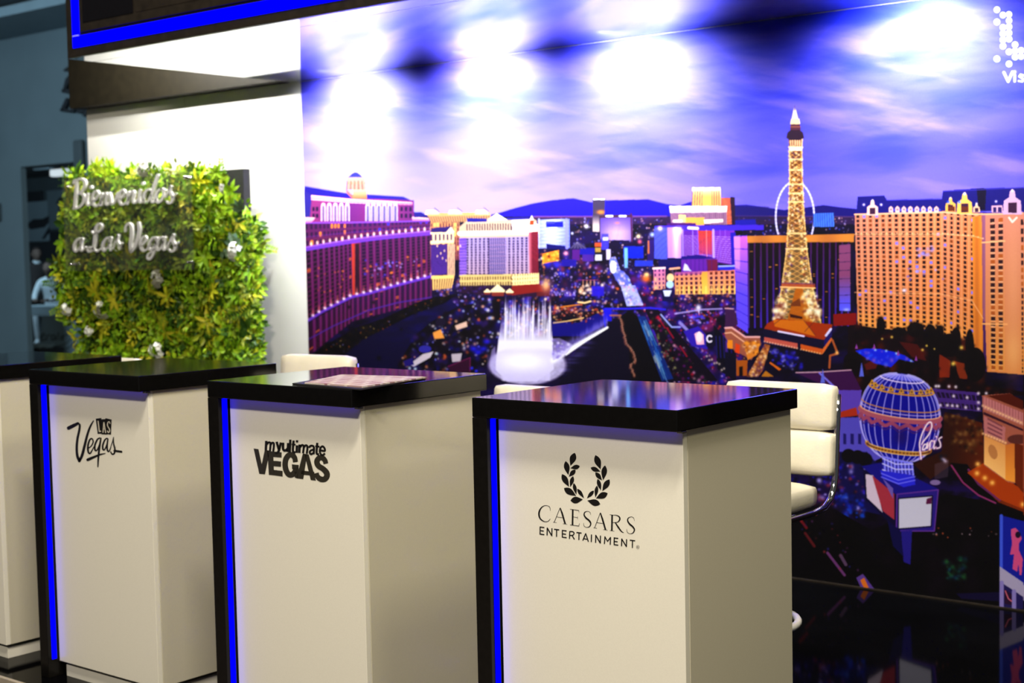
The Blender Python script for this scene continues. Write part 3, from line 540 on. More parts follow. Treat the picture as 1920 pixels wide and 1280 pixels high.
    def paris(nx, ny, seed, wx=0.42, warm=0.0):
        def f(s, t):
            b = mix((206, 134, 116), (232, 150, 76), np.clip(s*0.5+t*0.5+warm, 0, 1)); b = mix(b, (250, 180, 70), np.exp(-((t-1.0)/0.14)**2)*0.8)
            b = mix(b, (244, 188, 150), np.exp(-(((s*nx % 1)-0.0)/0.16)**2)*0.55); b = mix(b, (244, 188, 150), np.exp(-(((s*nx % 1)-1.0)/0.16)**2)*0.55)
            m, rnd, fs, ft = cells(s, t, nx, ny, wx, 0.6, seed); gl = np.where((rnd < 0.06)[..., None], np.array((150, 140, 250.)), np.where((rnd < 0.14)[..., None], np.array((150, 84, 40.)), np.array((58, 26, 40.))))
            o = np.where(m[..., None], gl, b); o = mix(o, (236, 190, 150), ((ft > 0.88) & (abs(fs-0.5) < 0.3))*0.7)
            return o
        return f
    fac(q('t', (598, 545), (1000, 535), (1000, 1100), (612, 1060)), paris(13, 26, 41)); fac(q('t', (1000, 528), (1195, 540), (1190, 1180), (1000, 1100)), paris(6, 28, 42, 0.36, 0.15))
    fac(q('t', (1140, 560), (1195, 545), (1190, 1200), (1145, 1180)), lambda s, t: mix((214, 134, 60), (240, 164, 70), np.cos(s*8)*.4+.4))
    fac(q('t', (1190, 545), (1378, 535), (1378, 1285), (1195, 1270)), lambda s, t: mix((214, 150, 130), (240, 164, 90), np.clip(t, 0, 1)*0.8)); fac(q('t', (1215, 560), (1290, 555), (1290, 1268), (1220, 1262)), hotel(2, 27, 0.55, 0.62, (216, 150, 130), (238, 170, 90), (66, 30, 44), (190, 110, 50), 0.25, 44, floor=0.12, fl_col=(244, 200, 160)))
    fac(q('t', (1362, 560), (1378, 560), (1378, 1280), (1368, 1280)), hotel(1, 27, 0.7, 0.62, (216, 150, 130), (238, 170, 90), (66, 30, 44), (190, 110, 50), 0.25, 45)); poly(q('t', (1183, 545), (1200, 545), (1200, 1040), (1188, 1040)), (150, 96, 150), 0.75); poly(q('t', (1188, 1040), (1200, 1040), (1208, 1270), (1196, 1270)), (96, 50, 120))
    dot(*q('t', (1330, 1180))[0], 16, (255, 206, 140), 0.55, 40); dot(*q('t', (1330, 900))[0], 14, (246, 190, 150), 0.4, 120)
    for y in (637, 905): line(q('t', (598, y), (1000, y+(8 if y > 700 else 0)), (1140, y+(40 if y > 700 else 6)), (1190, y+(120 if y > 700 else 20))), 2, (246, 190, 140), 0.8)
    line(q('t', (1185, 675), (1290, 668)), 2.5, (250, 200, 150)); line(q('t', (1188, 1050), (1300, 1052)), 3, (246, 190, 130)); along(q('t', (605, 632), (1000, 632), (1140, 642), (1190, 655)), 26, lambda x, y, k: dot(x, y, 1.2, (255, 220, 180)))
    line(q('t', (598, 545), (1000, 535), (1150, 545), (1378, 540)), 3, (246, 196, 160))
    for i in range(8): x = 765+i*30; poly(q('t', (x-10, 536), (x-10, 515), (x, 505), (x+10, 515), (x+10, 536)), (236, 196, 190)); dot(*q('t', (x, 522))[0], 1.4, (90, 60, 110)); dot(*q('t', (x+15, 524))[0], 1.8, (110, 130, 255))
    for x, y, s_, c in ((680, 515, 1.0, (240, 200, 190)), (1105, 495, 1.35, (246, 196, 110)), (1040, 500, 0.9, (246, 190, 100)), (1325, 490, 1.6, (216, 180, 210)), (1160, 515, .6, (240, 200, 170))):
        p = q('t', (x, y))[0]; poly([(p[0]-11*s_, p[1]+14*s_), (p[0]-10*s_, p[1]-2*s_), (p[0]-4*s_, p[1]-6*s_), (p[0]-3*s_, p[1]-13*s_), (p[0], p[1]-16*s_), (p[0]+3*s_, p[1]-13*s_), (p[0]+4*s_, p[1]-6*s_), (p[0]+10*s_, p[1]-2*s_), (p[0]+11*s_, p[1]+14*s_)], c); poly([(p[0]-5*s_, p[1]+12*s_), (p[0]-5*s_, p[1]), (p[0]+5*s_, p[1]), (p[0]+5*s_, p[1]+12*s_)], (80, 40, 80)); dot(p[0], p[1]-14*s_, 2, (255, 240, 226))
    for x, y in ((640, 500), (720, 500), (1250, 485), (1105, 450)): dot(*q('t', (x, y))[0], 2.4, (250, 240, 255))
    poly(q('t', (1228, 505), (1280, 502), (1282, 535), (1230, 537)), (220, 180, 200)); [poly(q('t', (x, 512), (x+16, 512), (x+16, 535), (x, 535)), (60, 40, 120)) for x in (1236, 1260)]; line(q('t', (1310, 560), (1325, 580), (1345, 560)), 4, (250, 220, 210))
    for x in (1030, 1080): dot(*q('t', (x, 488))[0], 2.6, (80, 130, 255)); poly(q('t', (1028, 508), (1060, 508), (1060, 530), (1028, 530)), (120, 60, 40)); poly(q('t', (1090, 508), (1120, 508), (1120, 530), (1090, 530)), (120, 60, 40))
    sparkle(q('t', (880, 690), (970, 690), (970, 740), (880, 740)), 12, [(170, 160, 255)], (2, 4)); sparkle(q('t', (820, 740), (1070, 810), (1070, 830), (820, 900)), 12, [(190, 180, 255), (120, 110, 250)], (1.5, 3.5)); dot(*q('t', (825, 895))[0], 3.5, (240, 236, 255))
    # gardens in front of the right hotel
    gd = q('g', (0, 190), (80, 165), (290, 200), (640, 250), (830, 230), (1000, 250), (1200, 340), (1340, 350), (1480, 560), (1500, 820), (1920, 900), (1920, 940), (700, 940), (0, 900)); poly(gd, (30, 10, 20)); sparkle(gd, 120, [(80, 20, 24), (110, 40, 20), (16, 8, 16), (40, 16, 30)], (3, 9), (0.5, 0.9))
    poly(q('g', (180, 600), (320, 520), (330, 640), (200, 660)), (110, 34, 30)); poly(q('g', (990, 480), (1120, 560), (1110, 740), (1000, 740)), (170, 66, 26), 0.85); poly(q('g', (1150, 560), (1320, 600), (1300, 760), (1220, 750)), (190, 84, 30), 0.75); poly(q('g', (560, 350), (760, 380), (860, 560), (700, 520)), (110, 30, 26), .8)
    for x, y, rx, ry in ((360, 180, 8, 17), (740, 220, 16, 14), (900, 300, 13, 24), (1000, 260, 8, 15), (1110, 390, 22, 22), (1330, 390, 8, 30), (1390, 600, 20, 32), (940, 520, 10, 40), (1180, 300, 9, 18), (650, 600, 16, 13), (380, 640, 12, 10), (60, 560, 18, 16), (1250, 500, 12, 10), (1160, 680, 5, 16), (560, 240, 14, 8)):
        p = q('g', (x, y))[0]; ell(p[0], p[1], rx, ry, (20, 10, 16), 0.95)
        for k in range(8): dot(p[0]+rr.uniform(-rx, rx), p[1]+rr.uniform(-ry, ry), 3, (28, 14, 18), 0.8)
    pool = q('g', (80, 450), (200, 425), (350, 430), (500, 460), (620, 500), (730, 575), (640, 560), (560, 540), (470, 630), (400, 610), (300, 590), (200, 530)); poly(pool, (28, 50, 230)); sparkle(pool, 26, [(120, 110, 240), (160, 110, 220), (60, 120, 255)], (1.5, 4.5)); [dot(*q('g', (x, y))[0], 2.4, (190, 220, 255)) for x, y in ((300, 440), (420, 450), (530, 478), (690, 560))]
    for x, y, r in ((1150, 590, 4.6), (1240, 415, 4), (815, 440, 2.6), (860, 395, 2.2), (480, 300, 2.6), (375, 320, 2), (945, 430, 1.8)): dot(*q('g', (x, y))[0], r, (250, 220, 110))
    [poly(q('g', (x-16, y+40), (x, y-20), (x+16, y+40)), (170, 90, 190)) for x, y in ((95, 390), (288, 390), (745, 520), (550, 460))]
    # ---- lattice tower
    def lat(y): return np.interp(y, [262, 330, 400, 470, 540, 585, 620], [12.5, 12.5, 15, 20, 30, 40, 48]), np.interp(y, [262, 620], [1492, 1496])
    ys = np.arange(258, 622, 2.0)
    for y0 in ys:
        h0, c0_ = lat(y0); h1, c1_ = lat(y0+2); n_ = 1.0 if int(y0/24) % 2 else 0.0
        warm = mix((226, 130, 60), (250, 214, 150), np.clip((y0-330)/200, 0, 1)) if y0 > 300 else np.array((206, 120, 90.))
        poly([(c0_-h0, y0), (c0_+h0, y0), (c1_+h1, y0+2.1), (c1_-h1, y0+2.1)], tuple(np.asarray(warm).ravel()*0.52))
    for y0 in np.arange(266, 600, 9.5):
        h0, c0_ = lat(y0); h1, c1_ = lat(y0+9.5); nX = 2 if y0 < 470 else 3
        for k in range(nX):
            a0, a1 = -1+2*k/nX, -1+2*(k+1)/nX
            for (p, r_) in ((a0, a1), (a1, a0)): line([(c0_+p*h0, y0), (c1_+r_*h1, y0+9.5)], 1.9, (244, 190, 110), 0.62)
        line([(c0_-h0, y0), (c0_+h0, y0)], 1.0, (220, 150, 80), 0.6)
    for s_ in (-1, 1): line([(lat(y)[1]+s_*(lat(y)[0]-1), y) for y in np.arange(258, 622, 12)], 2.2, (255, 220, 150), 0.8)
    for _ in range(330):
        y0 = rr.uniform(262, 615); h0, c0_ = lat(y0); e = rr.choice([-1, 1])*rr.uniform(0.35, 1) if y0 > 420 else rr.uniform(-1, 1)
        dot(c0_+e*h0, y0, rr.uniform(1.2, 3.0 if y0 > 470 else 2.0), [(255, 246, 214), (255, 226, 150), (150, 70, 40), (96, 56, 130)][rr.choice(4, p=[.4, .34, .16, .1])], 0.85)
    for y0 in (275, 298, 318, 345, 362, 378, 437, 466): h0, c0_ = lat(y0); line([(c0_-h0, y0), (c0_+h0, y0)], 3.2, (255, 236, 180), 0.75)
    poly(q('t', (330, 870), (280, 1060), (410, 1060), (352, 872)), (196, 116, 20), 0.9); poly(q('e', (860, 340), (1030, 380), (1030, 410), (870, 390)), (80, 30, 20)); poly(q('e', (880, 200), (1000, 130), (1010, 240), (870, 240)), (130, 70, 30), .9)
    poly(q('t', (262, 862), (415, 865), (415, 885), (256, 885)), (190, 96, 60), 0.85); line(q('t', (256, 880), (415, 885)), 2.5, (255, 214, 150)); line(q('t', (262, 862), (412, 866)), 1.6, (130, 66, 120))
    sparkle(q('e', (650, 240), (720, 60), (850, 60), (800, 300), (760, 440), (640, 440)), 60, [(255, 250, 226), (255, 226, 160), (140, 70, 60)], (2, 4.5)); sparkle(q('e', (1020, 60), (1200, 60), (1290, 350), (1220, 440), (1060, 420)), 80, [(255, 250, 226), (255, 226, 160), (150, 80, 50)], (2, 4.5)); dot(*q('e', (680, 300))[0], 6, (255, 250, 226)); dot(*q('e', (1240, 320))[0], 6, (255, 250, 226))
    # tower head
    fac([(1479, 259), (1506, 259), (1504, 282), (1481, 282)], lambda s, t: mix(mix((250, 206, 160), (130, 70, 60), ((s*6 % 1) < 0.4)*(t < 0.6)), (255, 246, 214), (t > 0.65)*0.9))
    poly([(1475, 258), (1477, 248), (1483, 243), (1500, 243), (1506, 248), (1508, 258), (1500, 262), (1482, 262)], (66, 36, 66)); poly([(1482, 243), (1483, 230), (1500, 230), (1502, 243)], (110, 60, 80)); poly([(1482, 232), (1484, 222), (1499, 222), (1501, 232)], (250, 226, 180)); poly([(1485, 222), (1488, 206), (1490, 200), (1493, 206), (1497, 222)], (255, 236, 200)); line([(1490.5, 197), (1490.5, 206)], 1.5, (120, 90, 130)); line([(1483, 237), (1501, 237)], 2, (170, 110, 90))
    # platform and legs
    poly(q('e', (560, 470), (700, 400), (1310, 470), (1430, 480), (1420, 560), (1320, 690), (520, 540)), (176, 70, 10)); poly(q('e', (640, 420), (1060, 430), (1200, 640), (660, 510)), (214, 130, 20)); [line(q('e', (1050, 430), (1200, 620)), 1, (120, 60, 60)), line(q('e', (1200, 430), (1060, 580)), 1, (120, 60, 60)), line(q('e', (760, 400), (650, 480)), 1, (120, 60, 60))]
    poly(q('e', (510, 545), (1320, 690), (1320, 790), (980, 740), (515, 640)), (28, 18, 66)); poly(q('e', (1320, 690), (1420, 540), (1425, 640), (1320, 790)), (44, 30, 120)); line(q('e', (710, 575), (1050, 640)), 3.5, (236, 226, 255)); line(q('e', (1345, 630), (1410, 545)), 4.5, (226, 220, 255))
    poly(q('e', (520, 650), (965, 735), (965, 810), (520, 715)), (206, 110, 96)); poly(q('e', (1005, 745), (1300, 810), (1300, 885), (1010, 820)), (214, 110, 40)); poly(q('e', (1300, 810), (1420, 650), (1425, 690), (1300, 880)), (226, 130, 60))
    along(q('e', (525, 712), (960, 800)), 13, lambda x, y, k: dot(x, y, 1.5, (255, 226, 190))); along(q('e', (1010, 815), (1300, 878)), 9, lambda x, y, k: dot(x, y, 1.5, (255, 226, 170)))
    poly(q('e', (560, 740), (960, 820), (1280, 890), (1380, 800), (1400, 1060), (1060, 1110), (860, 1100), (620, 960)), (20, 10, 40)); sparkle(q('e', (580, 800), (960, 850), (1050, 1090), (860, 1090), (640, 970)), 60, [(50, 40, 220), (90, 70, 230), (30, 16, 120), (190, 190, 255)], (1.5, 4.5))
    poly(q('e', (530, 740), (600, 760), (560, 900), (500, 1100), (440, 1180), (290, 1180)), (190, 120, 70)); sparkle(q('e', (530, 740), (590, 760), (550, 900), (490, 1100), (440, 1180), (300, 1180)), 70, [(255, 226, 170), (110, 60, 120), (250, 200, 120), (120, 60, 30)], (1.3, 3.2)); poly(q('e', (600, 980), (750, 1080), (720, 1100), (590, 1000)), (226, 130, 30)); poly(q('e', (480, 1180), (540, 1100), (650, 1180)), (200, 140, 30))
    line(q('e', (1430, 690), (1500, 870), (1400, 900), (1390, 1060)), 4, (190, 110, 60)); dot(*q('e', (1490, 860))[0], 3.5, (250, 206, 130))
    # pavilion to the left of the tower foot
    poly(q('e', (0, 270), (120, 270), (160, 400), (170, 480), (90, 520), (0, 520)), (84, 40, 96)); line(q('e', (0, 268), (110, 275)), 2, (230, 190, 200)); poly(q('e', (0, 525), (90, 520), (270, 640), (460, 640), (480, 740), (350, 960), (250, 900), (120, 830), (0, 650)), (176, 110, 90)); line(q('e', (0, 530), (90, 525), (270, 650), (460, 650)), 3.5, (240, 190, 190)); line(q('e', (0, 600), (80, 590), (260, 720)), 2.5, (240, 190, 160))
    poly(q('e', (30, 690), (100, 690), (100, 810), (30, 800)), (240, 160, 40)); poly(q('e', (140, 730), (200, 760), (190, 880), (130, 850)), (226, 90, 20)); poly(q('e', (250, 720), (460, 700), (440, 880), (300, 960)), (226, 150, 60)); poly(q('e', (0, 700), (28, 690), (28, 850), (0, 850)), (90, 50, 150)); poly(q('e', (150, 960), (300, 960), (290, 1170), (150, 1170)), (190, 110, 30)); poly(q('e', (185, 1050), (235, 1040), (240, 1170), (185, 1170)), (40, 16, 20)); sparkle(q('e', (250, 720), (460, 700), (440, 880), (250, 940)), 30, [(250, 220, 190), (130, 60, 30), (250, 180, 60)], (1.5, 4)); poly(q('e', (0, 850), (150, 880), (145, 1180), (0, 1180)), (20, 14, 50))
    # terrace right of the tower foot
    poly(q('r', (270, 100), (480, 85), (520, 165), (430, 170)), (84, 24, 96)); line(q('r', (270, 98), (360, 96), (480, 88)), 2, (226, 190, 200)); line(q('r', (360, 100), (430, 165)), 3.5, (150, 140, 240)); poly(q('r', (430, 165), (520, 165), (515, 260), (430, 250)), (120, 90, 200)); poly(q('r', (430, 250), (500, 230), (505, 262), (435, 270)), (190, 70, 40)); poly(q('r', (430, 270), (515, 268), (600, 420), (560, 440), (420, 400)), (110, 100, 206)); [poly(q('r', (450+i*28, 330), (462+i*28, 332), (462+i*28, 372), (450+i*28, 370)), (50, 40, 130)) for i in range(4)]
    poly(q('r', (415, 400), (540, 400), (600, 470), (590, 640), (420, 600)), (28, 20, 96)); sparkle(q('r', (250, 480), (420, 400), (545, 440), (540, 640), (330, 630), (250, 560)), 190, [(50, 40, 200), (90, 70, 210), (20, 12, 70), (180, 170, 240), (14, 8, 30), (150, 60, 90)], (1.5, 5), (0.5, 1)); [ell(*q('r', (x, y))[0], 13, 13, (18, 12, 26)) for x, y in ((470, 415), (505, 420), (535, 430))]
    sparkle(q('r', (430, 560), (540, 570), (530, 650), (430, 650)), 40, [(20, 60, 200), (16, 30, 120), (30, 90, 210)], (2, 5), (0.5, 0.9))
    for x, y in ((372, 110), (520, 85)): poly(q('r', (x-9, y+28), (x, y-28), (x+9, y+28)), (120, 130, 230))
    # ---- dark lower right ground
    dk = q('r', (248, 600), (420, 620), (560, 700), (840, 560), (1010, 590), (1138, 640), (1138, 1010), (248, 900)); poly(dk, (9, 5, 12)); sparkle(dk, 60, [(14, 8, 20), (6, 3, 8), (20, 10, 26)], (8, 20), (0.5, 0.8))
    for p, c in ((((390, 785), (455, 870)), (150, 90, 160)), (((305, 710), (340, 760)), (130, 40, 50)), (((280, 650), (310, 690)), (150, 30, 50))): line(q('r', *p), 5, c, 0.8)
    poly(q('r', (500, 880), (525, 865), (570, 925), (520, 925)), (110, 80, 160)); poly(q('r', (515, 890), (530, 880), (548, 920), (530, 922)), (214, 130, 50)); line(q('r', (440, 795), (460, 830)), 6, (130, 100, 140), 0.8); sparkle(q('r', (260, 660), (400, 660), (580, 920), (480, 900)), 26, [(120, 60, 130), (160, 60, 70), (60, 50, 150)], (1, 2.5), (0.4, 0.9))
    sparkle(q('r', (830, 810), (920, 800), (920, 890), (840, 890)), 60, [(30, 110, 90), (30, 90, 140), (50, 120, 70), (10, 30, 30)], (2, 5), (0.25, 0.6)); sparkle(q('r', (760, 680), (1040, 690), (1040, 720), (760, 730)), 14, [(220, 120, 80), (200, 180, 190), (90, 90, 190)], (1.2, 2.2)); poly(q('r', (880, 940), (1045, 935), (1045, 970), (900, 960)), (26, 16, 70))
    # drive and plaza round the arch
    plz = q('n', (500, 790), (700, 700), (720, 420), (990, 500), (1000, 780), (1160, 900), (1280, 1000), (1280, 1150), (1060, 1060), (840, 930), (760, 800), (620, 900)); poly(plz, (70, 30, 18)); sl = reg(plz); X, Y = PX[sl], PY[sl]; blend(sl, np.array((0.62, 0.27, 0.04)), inside(plz, X, Y)*np.clip((X-1780)/110, 0, 1)*0.85); sparkle(q('n', (700, 420), (990, 480), (980, 780), (740, 640)), 90, [(150, 110, 60), (40, 20, 16), (170, 140, 90), (96, 60, 30)], (2, 5), (0.4, 0.8))
    poly(q('n', (760, 780), (840, 930), (1060, 1060), (1280, 1150), (1280, 1130), (1100, 1060), (1000, 960), (880, 790)), (16, 8, 14)); line(q('n', (770, 800), (850, 920), (960, 1010), (1080, 1065)), 3.2, (160, 70, 130)); line(q('n', (890, 830), (960, 930), (1110, 1045)), 4.5, (130, 60, 120)); poly(q('n', (880, 850), (1000, 780), (1280, 980), (1280, 1110), (1110, 1040), (960, 920)), (186, 84, 14))
    for x, y in ((955, 790), (950, 855), (1005, 888), (1057, 922), (1275, 1075)): dot(*q('n', (x, y))[0], 5, (255, 206, 120))
    poly(q('n', (650, 790), (750, 760), (745, 880), (650, 900)), (110, 90, 110), 0.55); ell(*q('n', (655, 920))[0], 10, 5, (150, 130, 180)); sparkle(q('n', (690, 720), (740, 720), (740, 770), (690, 770)), 8, [(40, 36, 60), (220, 210, 240)], (2, 4))
    # balustrade
    fac(q('n', (580, 250), (960, 285), (985, 420), (640, 390)), lambda s, t: mix((96, 60, 150), (40, 18, 60), (((s*12 % 1) > 0.3) & ((t*2 % 1) > 0.3) & ((t*2 % 1) < 0.85))*0.85)); [dot(*q('n', (x, y))[0], 3.2, (250, 240, 250)) for x, y in ((595, 232), (660, 240), (680, 240), (752, 242), (800, 245), (785, 310), (880, 320), (690, 375), (740, 375), (775, 378), (810, 380), (870, 390), (960, 290), (1015, 290), (960, 355), (960, 400))]
    # triumphal arch
    poly(q('n', (985, 305), (1180, 290), (1280, 350), (1280, 620), (1250, 930), (1170, 920), (1000, 800), (1000, 580)), (190, 120, 100)); poly(q('n', (1020, 308), (1180, 292), (1280, 345), (1280, 410)), (110, 40, 16)); fac(q('n', (990, 310), (1280, 430), (1280, 520), (990, 400)), lambda s, t: mix((216, 150, 150), (170, 100, 110), ((s*14 % 1) < .4)*.5)); poly(q('n', (995, 420), (1280, 545), (1280, 560), (995, 440)), (84, 36, 60))
    fac(q('n', (1000, 450), (1150, 530), (1145, 640), (1000, 575)), lambda s, t: mix((206, 140, 140), (130, 70, 90), (((t*4 % 1) < 0.4) & (s > .15) & (s < .85))*.7)); along(q('n', (990, 378), (1280, 505)), 15, lambda x, y, k: dot(x, y, 2.6, (255, 214, 170))); along(q('n', (992, 575), (1150, 640)), 9, lambda x, y, k: dot(x, y, 2.6, (255, 214, 160)))
    fac(q('n', (1000, 590), (1150, 655), (1150, 900), (1000, 790)), lambda s, t: mix(mix((236, 176, 110), (250, 206, 140), t), (170, 110, 70), (np.hypot(s-.45, t-.4) < .22)*.5)); fac(q('n', (1150, 655), (1215, 640), (1220, 920), (1150, 905)), lambda s, t: mix((220, 140, 70), (244, 176, 80), t)); poly(q('n', (1215, 640), (1280, 660), (1280, 1000), (1218, 925)), (130, 56, 20)); ell(*q('n', (1240, 615))[0], 20, 9, (120, 66, 60))
    # ---- balloon marquee
    poly(q('r', (520, 455), (600, 440), (810, 540), (800, 560), (655, 570)), (36, 26, 150)); poly(q('r', (525, 465), (655, 565), (655, 700), (535, 580)), (20, 12, 70)); poly(q('r', (655, 565), (812, 545), (795, 700), (652, 702)), (60, 40, 150)); line(q('r', (655, 562), (812, 545), (797, 702), (652, 702), (655, 562)), 2.4, (120, 70, 170))
    poly(q('r', (535, 485), (565, 490), (600, 632), (540, 575)), (214, 200, 220)); poly(q('r', (560, 490), (645, 560), (645, 660), (600, 625)), (176, 70, 90)); poly(q('r', (600, 500), (640, 540), (640, 580)), (130, 110, 190)); poly(q('r', (662, 580), (790, 570), (784, 682), (662, 692)), (206, 206, 226)); poly(q('r', (768, 580), (788, 572), (786, 598), (765, 600)), (110, 30, 90)); line(q('r', (660, 578), (790, 568), (785, 685), (660, 694), (660, 578)), 2, (16, 10, 50))
    poly(q('r', (670, 702), (712, 700), (706, 830), (680, 820)), (52, 40, 150)); poly(q('r', (618, 660), (668, 700), (680, 800), (640, 760)), (20, 14, 90))
    bx, by, brx, bry, tl = 1688, 781, 76, 81, 0.13
    def bal(u_, v_):     # balloon surface: u longitude -1..1, v latitude from the crown (0) to the neck (1)
        yy = -math.cos(v_*math.pi); rad = math.sin(v_*math.pi)**0.82 if 0 < v_ < 1 else 0
        x = brx*rad*math.sin(u_*math.pi/2); y = bry*yy + 15*rad*math.cos(u_*math.pi/2)*0.9
        y *= 1.0 if yy < 0 else 1.03
        return bx+x*math.cos(tl)-y*math.sin(tl)*0.4, by+y+x*math.sin(tl)*1.0
    poly([bal(-1, v_) for v_ in np.linspace(0.02, 0.9, 24)]+[bal(1, v_) for v_ in np.linspace(0.9, 0.02, 24)], (22, 18, 170))
    poly([bal(u_, 0.13) for u_ in np.linspace(-1, 1, 16)]+[bal(0, 0.0)], (120, 120, 240))
    for u_ in np.linspace(-1, 1, 15): line([bal(u_, v_) for v_ in np.linspace(0.03, 0.88, 20)], 1.8 if abs(u_) < 1 else 2.6, (196, 190, 255), 0.95)
    def band(v_, wd, c, u0=-1, u1=1, wob=0.0, n=44): line([bal(u_, v_+wob*math.cos(u_*26)) for u_ in np.linspace(u0, u1, n)], wd, c)
    band(0.155, 2.4, (240, 226, 250)); band(0.275, 3.0, (226, 170, 60)); band(0.235, 2, (214, 170, 90), -0.8, 0.8)
    for u_ in np.linspace(-0.9, 0.9, 9): x, y = bal(u_, 0.245); poly([(x-6, y+4), (x, y-7), (x+6, y+4)], (226, 176, 60)); dot(x, y, 1.6, (60, 30, 90))
    band(0.405, 2.0, (226, 170, 100)); band(0.43, 1.6, (220, 200, 240)); band(0.475, 9, (190, 110, 130)); band(0.515, 7, (176, 96, 130), wob=0.014); band(0.455, 2, (250, 200, 160)); band(0.545, 1.6, (110, 60, 130), wob=0.014)
    band(0.735, 7.5, (206, 150, 60)); band(0.715, 1.5, (250, 220, 150)); band(0.758, 1.5, (250, 220, 150))
    for u_ in np.linspace(-0.95, 0.95, 26): x, y = bal(u_, 0.736); dot(x, y, 1.7, (90, 50, 60))
    dot(bx+2, by+38, 13, (60, 26, 110), 0.6, 16)
    fac(q('r', (598, 415), (715, 440), (722, 500), (600, 470)), lambda s, t: mix((150, 150, 255), (36, 26, 160), ((s*9 % 1) < 0.45)*(t > .15)*.8)); [line(q('r', (600, y), (650, y+22), (715, y+22)), 2.4, (206, 204, 255)) for y in (425, 445, 468)]; poly(q('r', (590, 470), (720, 490), (725, 525), (680, 535), (600, 500)), (60, 60, 226)); [line(q('r', (595, y), (660, y+26), (724, y+12)), 1.8, (140, 140, 255)) for y in (482, 496)]
    neon = (255, 240, 250)
    for st in (((555, 755), (548, 690), (545, 640), (565, 570), (600, 505), (625, 495), (630, 530), (610, 580), (575, 625), (560, 650)), ((590, 650), (575, 655), (565, 690), (590, 675), (600, 640), (598, 680), (615, 640)), ((615, 690), (620, 640), (630, 625), (640, 630)), ((650, 625), (645, 680), (660, 670)), ((700, 600), (680, 615), (690, 640), (690, 670), (665, 680)), ((660, 595), (664, 600))):
        p = [tuple(a[:2]) for a in spline([(x, y, 1) for x, y in q('n', *st)], 4)] if len(st) > 2 else q('n', *st); line(p, 6.5, (190, 90, 170), 0.35, 3); line(p, 2.6, neon)
    # ---- fountains
    sl = reg(q('f', (340, 140), (1260, 140), (1260, 1280), (340, 1280))); X, Y = PX[sl], PY[sl]
    jets = np.zeros(X.shape, np.float32)
    for _ in range(64):
        jx = rr.uniform(512, 1050); ty = rr.uniform(170, 420) if rr.rand() < 0.6 else rr.uniform(260, 520); jx_, ty_ = q('f', (jx, ty))[0]
        wd = 0.7+np.clip((Y-ty_)/55, 0, 1)*rr.uniform(1.6, 3.4); jets = np.maximum(jets, np.clip(1.25-abs(X-jx_+(Y-690)*0.02)/wd, 0, 1)*np.clip((Y-ty_)/26, 0, 1)*rr.uniform(0.65, 1.0))
    body = inside(q('f', (505, 420), (1050, 380), (1075, 700), (1090, 1050), (900, 1190), (560, 1190), (420, 1050), (460, 700)), X, Y)*np.clip((Y-585)/55, 0, 1)
    lim = inside(q('f', (505, 150), (1050, 150), (1085, 1050), (1080, 1180), (450, 1180), (400, 1000), (450, 620)), X, Y)
    blend(sl, np.array((0.96, 0.95, 1.0)), np.clip(np.maximum(jets*lim, body*0.97), 0, 1))
    px, py = q('f', (790, 1000))[0]; d = np.hypot((X-px)/72, (Y-py)/37); ns = noise(X, Y, 9, 5, 51, 3)
    blend(sl, np.array((0.86, 0.83, 0.98)), np.clip((1.06-d)*9, 0, 1)*(0.72+0.28*ns)*np.clip((Y-650)/10, 0, 1)); blend(sl, np.array((1, 1, 1.0)), np.exp(-((X-px+8)/52)**2-((Y-py+6)/20)**2)*0.95)
    poly(q('f', (355, 1000), (380, 830), (420, 780), (430, 1100), (390, 1100)), (190, 180, 230), 0.6)
    along(q('f', (1080, 960), (1250, 840), (1450, 720), (1600, 630), (1700, 575)), 60, lambda x, y, k: (dot(x, y-6-rr.uniform(0, 8), 1.6, (170, 160, 240), 0.5, 9), dot(x, y-1, 4.5-k*0.045, (250, 250, 255), 0.9)))
    line(q('f', (1230, 880), (1450, 725), (1600, 635), (1705, 572)), 3.6, (255, 255, 255)); poly(q('f', (1070, 700), (1150, 690), (1250, 740), (1310, 770), (1240, 870), (1080, 950)), (196, 186, 236), 0.6); sparkle(q('f', (1070, 690), (1290, 750), (1230, 880), (1080, 950)), 60, [(240, 236, 255), (150, 130, 220)], (1, 3), (0.3, 0.8))
    line(q('f', (1660, 420), (1680, 560)), 3, (70, 66, 240), 0.8)
    # ---- billboard on a frame at the lower right
    poly(q('l', (1330, 220), (1482, 260), (1482, 660), (1330, 560)), (28, 44, 170)); line(q('l', (1340, 225), (1338, 800)), 6, (84, 110, 226)); poly(q('l', (1330, 545), (1482, 650), (1482, 740), (1330, 640)), (176, 170, 200)); poly(q('l', (1330, 640), (1482, 740), (1482, 815), (1330, 808)), (50, 40, 110)); [line(q('l', (x, 640+(x-1330)*.7), (x, 812)), 8, (150, 140, 200)) for x in (1342, 1420)]; poly(q('l', (1360, 690), (1405, 720), (1405, 790), (1360, 780)), (60, 26, 70)); line(q('l', (1365, 700), (1385, 750), (1405, 765)), 2, (220, 130, 150))
    fig = q('l', (1400, 310), (1430, 300), (1455, 330), (1470, 370), (1452, 400), (1450, 440), (1476, 500), (1468, 600), (1455, 600), (1448, 530), (1440, 580), (1410, 560), (1420, 470), (1395, 470), (1408, 400), (1402, 350)); poly(fig, (206, 96, 150)); ell(*q('l', (1445, 345))[0], 5, 6, (40, 16, 60))
    # the print goes on past the photograph: hotel wing, garden, plaza and street in the same tones
    fac([(1919, 396), (2180, 384), (2180, 770), (1919, 702)], hotel(9, 27, 0.5, 0.62, (216, 150, 130), (238, 170, 90), (66, 30, 44), (190, 110, 50), 0.2, 61, floor=0.12, fl_col=(244, 200, 160)))
